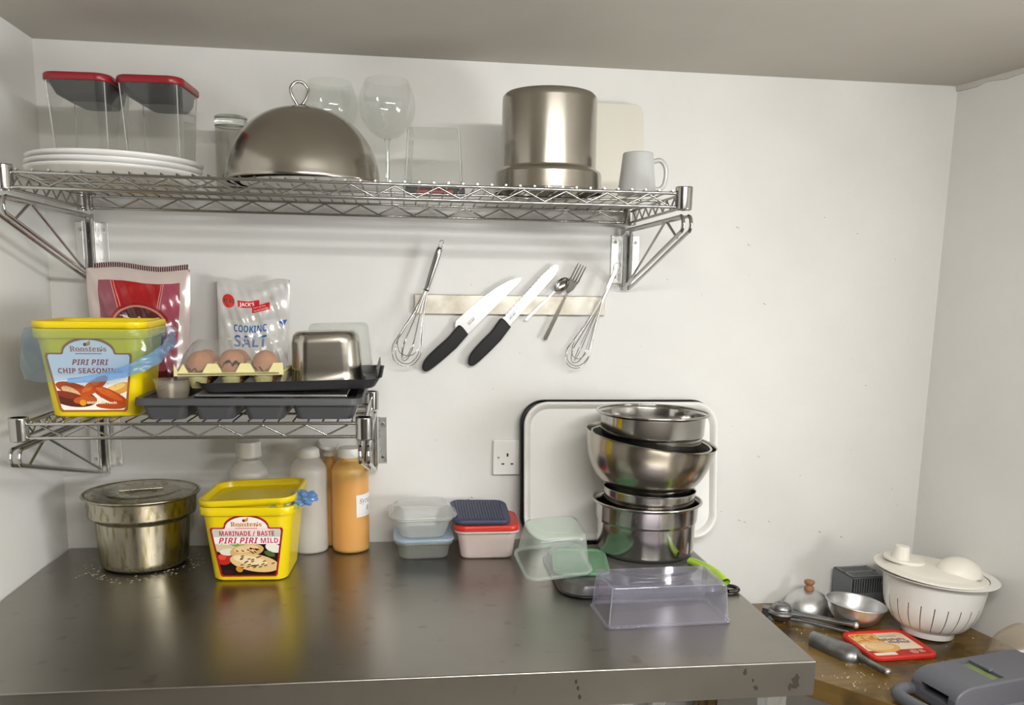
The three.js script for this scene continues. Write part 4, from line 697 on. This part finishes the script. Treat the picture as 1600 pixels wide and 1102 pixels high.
{ // smoked dish turned over, with a green lid on it
  const t = thing('smoked_dish', 'smoked grey dish with black rim turned over under the stacked steel pots', 'dish', [1.262, TY + 0.0004, 0.286], 0);
  part(t, 'dish', loft([[0.004, 0.346, 0.286, 0.05], [0.021, 0.334, 0.274, 0.047], [0.025, 0.328, 0.268, 0.045], [0.026, 0.316, 0.256, 0.04]], { cap0: false, cap1: true, n: 8 }), M.smoke);
  part(t, 'black_rim', loft([[0.0, 0.340, 0.280, 0.048], [0.0005, 0.355, 0.295, 0.054], [0.004, 0.356, 0.296, 0.054], [0.005, 0.345, 0.285, 0.05]], { cap0: false, n: 8 }), M.black);
  part(t, 'end_handle', tube([V(0.168, 0.005, 0.105), V(0.186, 0.006, 0.118), V(0.187, 0.006, 0.138), V(0.165, 0.005, 0.142)], 0.0042, 24, 8), M.black);
  const g = thing('green_lid', 'translucent green plastic lid lying left of the stacked pots', 'lid', [1.148, TY + 0.027, 0.288], -0.16);
  part(g, 'panel', loft([[0, 0.112, 0.165, 0.024], [0.001, 0.118, 0.171, 0.026], [0.006, 0.118, 0.171, 0.026], [0.0075, 0.112, 0.165, 0.024], [0.006, 0.104, 0.157, 0.02], [0.003, 0.1, 0.153, 0.018]], { cap0: true, cap1: true }), M.greenLid);
}
{ // leaning translucent tub
  const t = thing('food_container', 'translucent container turned over and leaning beside the green lid', 'container', [1.078, TY + 0.049, 0.345], 0);
  t.rotation.order = 'YXZ'; t.rotation.set(0.26, 0.14, 0.05);
  const w = 0.134, d = 0.112;
  part(t, 'body', loft([[0.002, w, d, 0.02], [0.074, w - 0.02, d - 0.018, 0.02], [0.081, w - 0.024, d - 0.022, 0.019], [0.084, w - 0.036, d - 0.034, 0.016]], { cap0: false, cap1: true, n: 6 }), M.frostGreen);
  part(t, 'rim', loft([[0, w, d, 0.02], [0, w + 0.010, d + 0.010, 0.024], [0.006, w + 0.010, d + 0.010, 0.024], [0.006, w, d, 0.02]], { cap0: false, n: 6 }), M.frostGreen);
}
const PX = 1.314, PZ = 0.208;
{ // stack of pots, from the bottom
  const y0 = TY + 0.0268;
  const a = thing('steel_pot', 'deep stepped steel pot at the bottom of the stack', 'pot', [PX, y0, PZ], 0);
  part(a, 'body', vessel([[0, 0.001], [0.096, 0], [0.103, 0.003], [0.1075, 0.011], [0.1085, 0.073], [0.111, 0.0765], [0.112, 0.081], [0.1135, 0.113], [0.1185, 0.117], [0.121, 0.1195]], 0.0016, 96), M.polished);
  part(a, 'rolled_rim', new THREE.TorusGeometry(0.1195, 0.0028, 8, 88).rotateX(Math.PI / 2), M.polished, [0, 0.1195, 0]);
  const b = thing('steel_pot', 'steel pot nested in the bottom pot of the stack', 'pot', [PX + 0.001, y0 + 0.014, PZ], 0); b.rotation.z = -0.03; b.position.y += 0.004;
  part(b, 'body', vessel([[0, 0.001], [0.082, 0], [0.0895, 0.003], [0.0935, 0.012], [0.1015, 0.124], [0.103, 0.1285]], 0.0016, 96), M.polished);
  const c = thing('mixing_bowl', 'wide steel mixing bowl tilted in the middle of the pot stack', 'bowl', [PX - 0.012, y0 + 0.144, PZ], 0); c.rotation.set(0.05, 0, -0.125); c.position.y += 0.007;
  part(c, 'body', vessel(smooth([[0, 0.001], [0.08, 0], [0.099, 0.006], [0.122, 0.034], [0.136, 0.07], [0.1435, 0.110], [0.145, 0.112]], 5), 0.0014, 96), M.steel);
  const s = thing('mesh_strainer', 'perforated steel strainer nested in the mixing bowl', 'strainer', [PX - 0.008, y0 + 0.16, PZ], 0); s.rotation.set(0.05, 0, -0.11); s.position.y += 0.007;
  const dots = dataTex(256, (i) => { const x = i % 16 - 8, y = (i >> 8) % 16 - 8; return x * x + y * y < 18 ? 0.08 : 0.9; }, true, [10, 3]);
  part(s, 'body', lathe(smooth([[0, 0.003], [0.075, 0.003], [0.1, 0.015], [0.120, 0.045], [0.1315, 0.088]], 5), 96), std({ color: lin(0.5, 0.49, 0.47), metalness: 1, roughness: 0.35, map: dots }));
  part(s, 'rim', new THREE.TorusGeometry(0.1315, 0.003, 8, 80).rotateX(Math.PI / 2), M.polished, [0, 0.089, 0]);
  const d = thing('steel_pot', 'open stepped steel pot on top of the stack', 'pot', [PX + 0.004, y0 + 0.203, PZ], 0); d.rotation.z = -0.01;
  part(d, 'body', vessel([[0, 0.001], [0.090, 0], [0.099, 0.004], [0.1035, 0.012], [0.1095, 0.062], [0.112, 0.0655], [0.113, 0.07], [0.1145, 0.107], [0.1205, 0.111], [0.1235, 0.1135]], 0.0016, 96), M.polished);
  part(d, 'rolled_rim', new THREE.TorusGeometry(0.122, 0.0029, 8, 88).rotateX(Math.PI / 2), M.polished, [0, 0.1135, 0]);
}
{ // upturned purple-tinted box
  const t = thing('bread_box', 'purplish clear plastic box upside down at the front of the steel table', 'box', [1.252, TY + 0.0004, 0.522], 0.035);
  part(t, 'body', loft([[0.003, 0.232, 0.122, 0.008], [0.070, 0.222, 0.112, 0.009], [0.074, 0.216, 0.106, 0.008]], { cap0: false, cap1: true, n: 4 }), M.purple);
  part(t, 'rim', loft([[0.0, 0.232, 0.122, 0.009], [0.0, 0.239, 0.129, 0.011], [0.005, 0.239, 0.129, 0.011], [0.0055, 0.231, 0.121, 0.009]], { cap0: false, n: 4 }), M.purple);
  for (const sx of [-1, 1]) for (const sz of [-1, 1]) part(t, 'bright_edge_rod', rod(V(sx * 0.1135, 0.005, sz * 0.0585), V(sx * 0.1085, 0.071, sz * 0.0535), 0.0014, 8), M.clearHazy);  // hazy rods added along corners and top so the edges look brighter
  for (const sz of [-1, 1]) part(t, 'bright_top_rod', rod(V(-0.107, 0.0725, sz * 0.0525), V(0.107, 0.0725, sz * 0.0525), 0.0012, 8), M.clearHazy);
  for (const sx of [-1, 1]) part(t, 'bright_top_rod', rod(V(sx * 0.1075, 0.0725, -0.052), V(sx * 0.1075, 0.0725, 0.052), 0.0012, 8), M.clearHazy);
  part(t, 'moulding_spot', new THREE.CylinderGeometry(0.016, 0.016, 0.0006, 24), M.clearHazy, [0.006, 0.0743, 0]);
}
{ // lime coloured clip handle
  const g = new THREE.TubeGeometry(new THREE.CatmullRomCurve3([V(0, 0, 0), V(0.014, 0.003, 0.045), V(0.026, -0.001, 0.085), V(0.032, -0.008, 0.12)]), 24, 0.0105, 10);
  g.scale(1, 0.8, 1);
  solo('lime_handle', g, M.lime, 'curved lime green handle lying behind the purplish box', 'handle', [1.385, TY + 0.034, 0.315], [0, 0, 0]);
}

// ---------- on the wooden table ----------
{ // pan lid with knob
  const t = thing('pan_lid', 'small domed aluminium lid with brown wooden knob', 'lid', [1.787, WY + 0.0004, 0.07]);
  const p = [[0.0615, 0], [0.0625, 0.002], [0.059, 0.005]]; for (let i = 1; i <= 14; i++) { const a = i / 14 * Math.PI / 2; p.push([0.059 * Math.cos(a), 0.005 + 0.05 * Math.sin(a)]); } p[p.length - 1][0] = 0;
  part(t, 'dome', lathe(p, 64), M.alu);
  part(t, 'knob', lathe(smooth([[0, 0.053], [0.011, 0.054], [0.0125, 0.06], [0.008, 0.0665], [0.0125, 0.072], [0.0125, 0.0775], [0.008, 0.08], [0, 0.08]], 4), 32), M.knob);
}
{ // aluminium bowl
  const t = thing('small_bowl', 'small shiny aluminium bowl tilted against the citrus press', 'bowl', [1.852, WY + 0.0055, 0.172]); t.rotation.z = -0.1;
  part(t, 'body', vessel(smooth([[0, 0.001], [0.026, 0], [0.042, 0.006], [0.058, 0.025], [0.0685, 0.052]], 5), 0.0012, 72), M.alu);
  part(t, 'rim', new THREE.TorusGeometry(0.0695, 0.0022, 8, 72).rotateX(Math.PI / 2), M.alu, [0, 0.052, 0]);
}
{ // hand citrus press
  const t = thing('citrus_press', 'dark metal hinged citrus press lying beside the steel table edge', 'citrus press', [1.690, WY + 0.001, 0.128], -0.66);
  part(t, 'lower_cup', vessel(smooth([[0, 0.002], [0.014, 0.001], [0.024, 0.007], [0.029, 0.017], [0.0315, 0.018]], 4), 0.0016, 40), M.oldAlu);
  part(t, 'upper_press', lathe(smooth([[0.0315, 0.021], [0.030, 0.0245], [0.0245, 0.027], [0.0235, 0.033], [0.017, 0.042], [0.009, 0.0445], [0.007, 0.0425], [0, 0.042]], 4), 40), M.oldAlu);
  part(t, 'press_rim', new THREE.TorusGeometry(0.0305, 0.0028, 8, 40).rotateX(Math.PI / 2), M.oldAlu, [0, 0.0205, 0]);
  const arm = (y0, y1, sp) => { const s = shapeGeo([[0.026, -0.012], [0.05, -sp], [0.165, -sp * 0.8], [0.172, 0], [0.165, sp * 0.8], [0.05, sp], [0.026, 0.012]], 0.0045, 0.0012).rotateX(-Math.PI / 2); s.translate(0, y0, 0); const p = s.attributes.position; for (let i = 0; i < p.count; i++) p.setY(i, p.getY(i) + (y1 - y0) * clamp((p.getX(i) - 0.03) / 0.14)); s.computeVertexNormals(); return s; };
  part(t, 'lower_handle', arm(0.009, 0.003, 0.0085), M.oldAlu);
  part(t, 'upper_handle', arm(0.02, 0.023, 0.0095), M.oldAlu);
  part(t, 'handle_end', new THREE.SphereGeometry(0.0078, 16, 10), M.alu, [0.171, 0.0235, 0]);
  part(t, 'hinge', box(0.018, 0.024, 0.022, 0.003), M.oldAlu, [-0.036, 0.016, 0]);
}
{ // grey vented box
  const t = thing('vented_box', 'dark grey box with slotted vents behind the aluminium bowl', 'charger', [1.928, WY + 0.0004, 0.054], 0.06);
  const w = 0.094, h = 0.094, d = 0.084;
  const th = 0.003;
  part(t, 'case', merge([at(box(w, th, d, 0.001), 0, th / 2, 0), at(box(th, h, d, 0.001), -w / 2 + th / 2, h / 2, 0), at(box(th, h, d, 0.001), w / 2 - th / 2, h / 2, 0), at(box(w, h, th, 0.001), 0, h / 2, -d / 2 + th / 2), at(box(w, h - 0.044, th, 0.001), 0, (h - 0.044) / 2, d / 2 - th / 2)]), M.greyBox);
  part(t, 'top_frame', merge([-1, 0, 1].map((k) => at(box(w, 0.004, k ? 0.007 : 0.01, 0.001), 0, h - 0.002, k * (d / 2 - 0.0035))).concat([-1, 1].map((k) => at(box(0.008, 0.004, d, 0.001), k * (w / 2 - 0.004), h - 0.002, 0)))), M.greyBox);
  part(t, 'front_rail', box(w, 0.006, 0.004, 0.001), M.greyBox, [0, h - 0.003, d / 2 - 0.002]);
  for (let i = 0; i < 11; i++) part(t, 'top_bar', box(0.0036, 0.003, d - 0.01, 0.0006, 1), M.greyBox, [-0.036 + i * 0.0072, h - 0.0018, 0]);
  for (let i = 0; i < 12; i++) part(t, 'front_bar', box(0.0032, 0.04, 0.003, 0.0006, 1), M.greyBox, [-0.0372 + i * 0.00676, h - 0.025, d / 2 - 0.0018]);
}
const CX = 2.004, CZ = 0.236;
{ // white colander with lid
  const t = thing('white_colander', 'white plastic footed colander bowl with slots in the corner', 'colander', [CX, WY + 0.004, CZ], 0); t.rotation.z = -0.06;
  // bowl wall built as a skin with real slots
  const prof = smooth([[0.060, 0.014], [0.083, 0.03], [0.102, 0.062], [0.1105, 0.108], [0.1145, 0.143]], 4), N = 24 * 8, sl = new Set();
  const pos = [], idx = [], uv = [];
  prof.forEach(([r, y], j) => { for (let i = 0; i <= N; i++) { const a = (i + (i % 8 === 1 ? -0.45 : 0)) / N * 6.28318; pos.push(Math.cos(a) * r, y, Math.sin(a) * r); uv.push(i / N, j / prof.length); } });
  for (let j = 0; j < prof.length - 1; j++) for (let i = 0; i < N; i++) { const ym = (prof[j][1] + prof[j + 1][1]) / 2; if (i % 8 === 0 && ym > 0.023 && ym < 0.085) continue; const a = j * (N + 1) + i, c = a + N + 1; idx.push(a, c, a + 1, a + 1, c, c + 1); }
  const g = new THREE.BufferGeometry(); g.setAttribute('position', new THREE.Float32BufferAttribute(pos, 3)); g.setAttribute('uv', new THREE.Float32BufferAttribute(uv, 2)); g.setIndex(idx); g.computeVertexNormals();
  part(t, 'slotted_bowl', g, M.white);
  part(t, 'inner_floor', lathe([[0, 0.012], [0.061, 0.0145]], 48), M.white);
  part(t, 'foot_ring', lathe([[0.053, 0.014], [0.055, 0], [0.0585, 0], [0.0605, 0.015]], 64), M.white);
  const rim = part(t, 'rim', lathe([[0.1135, 0.142], [0.122, 0.1415], [0.1335, 0.145], [0.1345, 0.1475], [0.122, 0.1455], [0.1135, 0.1465]], 80), M.white);
  // inner bowl, so the slots show a surface behind them
  const l = thing('colander_lid', 'cream plastic lid with knob and hump tilted on the white colander', 'lid', [CX - 0.006, WY + 0.1555, CZ - 0.002], 0); l.rotation.set(0.02, 0, -0.09);
  part(l, 'disc', lathe([[0, 0.014], [0.07, 0.012], [0.098, 0.006], [0.104, 0.0025], [0.122, 0.0025], [0.1255, 0.0], [0.122, -0.002], [0.1, -0.001], [0, 0.01]], 80), M.cream);
  part(l, 'raised_ring', lathe([[0.046, 0.011], [0.047, 0.017], [0.0435, 0.0185], [0, 0.0185]], 48), M.cream, [-0.05, 0.0005, -0.03]);
  part(l, 'knob', lathe([[0.0225, 0], [0.019, 0.004], [0.016, 0.03], [0.0145, 0.033], [0, 0.0335]], 32), M.cream, [-0.068, 0.017, -0.018]);
  const hump = new THREE.SphereGeometry(1, 32, 14, 0, 6.2832, 0, Math.PI / 2).scale(0.052, 0.038, 0.046);
  part(l, 'hump', hump, M.cream, [0.052, 0.006, 0.03]);
}
{ // red tray lid with printed face
  const g = new THREE.PlaneGeometry(0.132, 0.118), t = thing('printed_lid', 'red plastic lid with printed food picture beside the scoop', 'lid', [1.866, WY + 0.0004, 0.303], 0.03);
  part(t, 'lid', loft([[0, 0.154, 0.14, 0.02], [0.0008, 0.16, 0.146, 0.022], [0.008, 0.16, 0.146, 0.022], [0.0105, 0.154, 0.14, 0.02], [0.009, 0.142, 0.128, 0.016], [0.006, 0.138, 0.124, 0.014]], { cap0: true, cap1: true }), M.red);
  const pr = canvasTex(512, 460, (ctx, w, h) => {
    ctx.fillStyle = '#f3e3c4'; ctx.fillRect(0, 0, w, h); ctx.fillStyle = '#eec07a'; ctx.fillRect(0, 0, 250, 200); ctx.fillStyle = '#d98c3c'; let q = 3; for (let i = 0; i < 14; i++) { q = (q * 73 + 41) % 997; ctx.beginPath(); ctx.ellipse(20 + q % 190, 30 + (q * 3) % 130, 34, 12, q, 0, 7); ctx.fill(); }
    ctx.fillStyle = '#b4261f'; ctx.fillRect(0, 345, w, 120); ctx.fillStyle = '#e8b26a'; ctx.beginPath(); ctx.ellipse(170, 285, 150, 105, 0, 0, 7); ctx.fill(); ctx.fillStyle = '#f2cf98'; ctx.beginPath(); ctx.ellipse(160, 265, 120, 76, 0, 0, 7); ctx.fill(); ctx.fillStyle = '#f8ecd6'; ctx.fillRect(20, 390, 200, 50);
    ctx.fillStyle = '#9fa5b4'; for (let i = 0; i < 9; i++) ctx.fillRect(270 + i * 18, 60, 12, 26); ctx.fillStyle = '#7a2f4a'; for (let i = 0; i < 11; i++) ctx.fillRect(225 + i * 22, 112 + (i * 37) % 22, 14, 44); ctx.fillStyle = '#44547e'; for (let i = 0; i < 9; i++) ctx.fillRect(285 + i * 22, 170 + (i * 23) % 18, 15, 40);
    ctx.strokeStyle = '#f3d6cf'; ctx.lineWidth = 7; ctx.beginPath(); ctx.arc(390, 395, 30, 0, 7); ctx.stroke(); ctx.beginPath(); ctx.arc(390, 395, 14, 0, 7); ctx.stroke(); ctx.fillStyle = '#f3d6cf'; ctx.fillRect(440, 370, 40, 12); ctx.fillRect(440, 395, 50, 12);
  });
  part(t, 'printed_face', loftFlat(0.137, 0.123, 0.014), std({ map: pr, roughness: 0.3 }), [0, 0.0064, 0]);
}
function loftFlat(w, d, r) { const g = new THREE.ShapeGeometry(new THREE.Shape(ring(w, d, r).map(([x, z]) => new THREE.Vector2(x, z)))), p = g.attributes.position, uv = g.attributes.uv; for (let i = 0; i < p.count; i++) uv.setXY(i, p.getX(i) / w + 0.5, p.getY(i) / d + 0.5); return g.rotateX(-Math.PI / 2); }
{ // metal scoop lying upside down
  const t = thing('metal_scoop', 'worn grey metal scoop lying face down beside the red lid', 'scoop', [1.704, WY + 0.0006, 0.262], -1.13);
  const nu = 20, nv = 22, pos = [], idx = [], uv = [], L = 0.128;
  for (let j = 0; j <= nv; j++) for (let i = 0; i <= nu; i++) {
    const v = j / nv, a = (i / nu) * Math.PI, end = v > 0.72 ? Math.sqrt(Math.max(0, 1 - Math.pow((v - 0.72) / 0.28, 2))) : 1, r = (0.0255 + 0.0045 * v) * Math.max(end, 0.001);
    pos.push(v * L - 0.02 * Math.cos(a * 2) * 0 + (v < 0.05 ? 0.012 * (1 - Math.sin(a)) : 0), Math.sin(a) * r * (1.02) , Math.cos(a) * r); uv.push(i / nu, v);
  }
  for (let j = 0; j < nv; j++) for (let i = 0; i < nu; i++) { const a = j * (nu + 1) + i, c = a + nu + 1; idx.push(a, c, a + 1, a + 1, c, c + 1); }
  const g = new THREE.BufferGeometry(); g.setAttribute('position', new THREE.Float32BufferAttribute(pos, 3)); g.setAttribute('uv', new THREE.Float32BufferAttribute(uv, 2)); g.setIndex(idx); g.computeVertexNormals();
  part(t, 'bowl', g, M.oldAlu);
  part(t, 'handle', tube([V(0.122, 0.013, 0), V(0.135, 0.011, 0.002), V(0.16, 0.0095, 0.006), V(0.198, 0.0085, 0.01)], 0.0075, 24, 12), M.oldAlu);
  part(t, 'handle_end', new THREE.SphereGeometry(0.0076, 16, 10), M.alu, [0.198, 0.0085, 0.01]);
}
{ // grey vegetable slicer
  const t = thing('vegetable_slicer', 'grey plastic vegetable slicer with green insert at the table front', 'slicer', [1.925, WY + 0.0006, 0.555], 0.2);
  const w = 0.27, d = 0.112, h = 0.056;
  const body = (() => { const s = new THREE.Shape(); s.moveTo(-w / 2, 0.012); s.lineTo(-w / 2, 0.034); s.quadraticCurveTo(-w / 2 + 0.006, h - 0.004, -w / 2 + 0.034, h); s.lineTo(w / 2 - 0.01, h + 0.004); s.quadraticCurveTo(w / 2, h, w / 2, h - 0.01); s.lineTo(w / 2, 0.012); s.closePath();
    return new THREE.ExtrudeGeometry(s, { depth: d - 0.008, bevelEnabled: true, bevelSize: 0.004, bevelThickness: 0.004, bevelSegments: 3 }).translate(0, 0, -(d - 0.008) / 2); })();
  part(t, 'body', cut(body, at(new THREE.BoxGeometry(0.03, 0.03, d - 0.028), -0.022, h, 0), at(new THREE.BoxGeometry(0.07, 0.018, d * 0.6), -w / 2, 0.03, 0.004)), M.greySlicer);
  part(t, 'base_tray', box(w + 0.006, 0.016, d + 0.016, 0.006, 3), M.greySlicer, [0, 0.0082, 0]);
  part(t, 'green_insert', box(0.028, 0.003, d - 0.03, 0.001), M.lime, [-0.022, h - 0.0035, 0]);
  for (let i = 0; i < 5; i++) part(t, 'insert_blade', box(0.0008, 0.003, d - 0.032, 0.0002, 1), M.alu, [-0.032 + i * 0.005, h - 0.0005, 0]);
  part(t, 'slide_tab', box(0.012, 0.006, 0.018, 0.002), M.greySlicer, [-0.008, h + 0.007, 0.004]);
  const hp = [V(-w / 2 + 0.01, 0.014, -d / 2 + 0.004), V(-w / 2 - 0.03, 0.016, -d / 2 + 0.004), V(-w / 2 - 0.052, 0.017, -d / 2 + 0.02), V(-w / 2 - 0.058, 0.017, 0), V(-w / 2 - 0.052, 0.017, d / 2 - 0.016), V(-w / 2 - 0.03, 0.016, d / 2 + 0.004), V(-w / 2 + 0.01, 0.014, d / 2 + 0.002)];
  const hg = tube(hp, 0.0125, 50, 12); part(t, 'handle_loop', hg, M.greySlicer);
}
{ // translucent dome at the edge of the frame
  const t = thing('plastic_dome', 'translucent beige plastic bowl upside down behind the slicer', 'bowl', [2.112, WY + 0.0004, 0.405], 0);
  part(t, 'body', lathe(smooth([[0.0625, 0.002], [0.062, 0.014], [0.053, 0.045], [0.03, 0.072], [0.012, 0.085], [0, 0.087]], 5), 56), M.beige);
  part(t, 'rim', lathe([[0.0625, 0], [0.066, 0.0005], [0.066, 0.004], [0.0625, 0.0045]], 56), M.beige);
}
scene.traverse((o) => { if (o.isMesh) o.castShadow = o.receiveShadow = true; });
renderer.render(scene, camera);
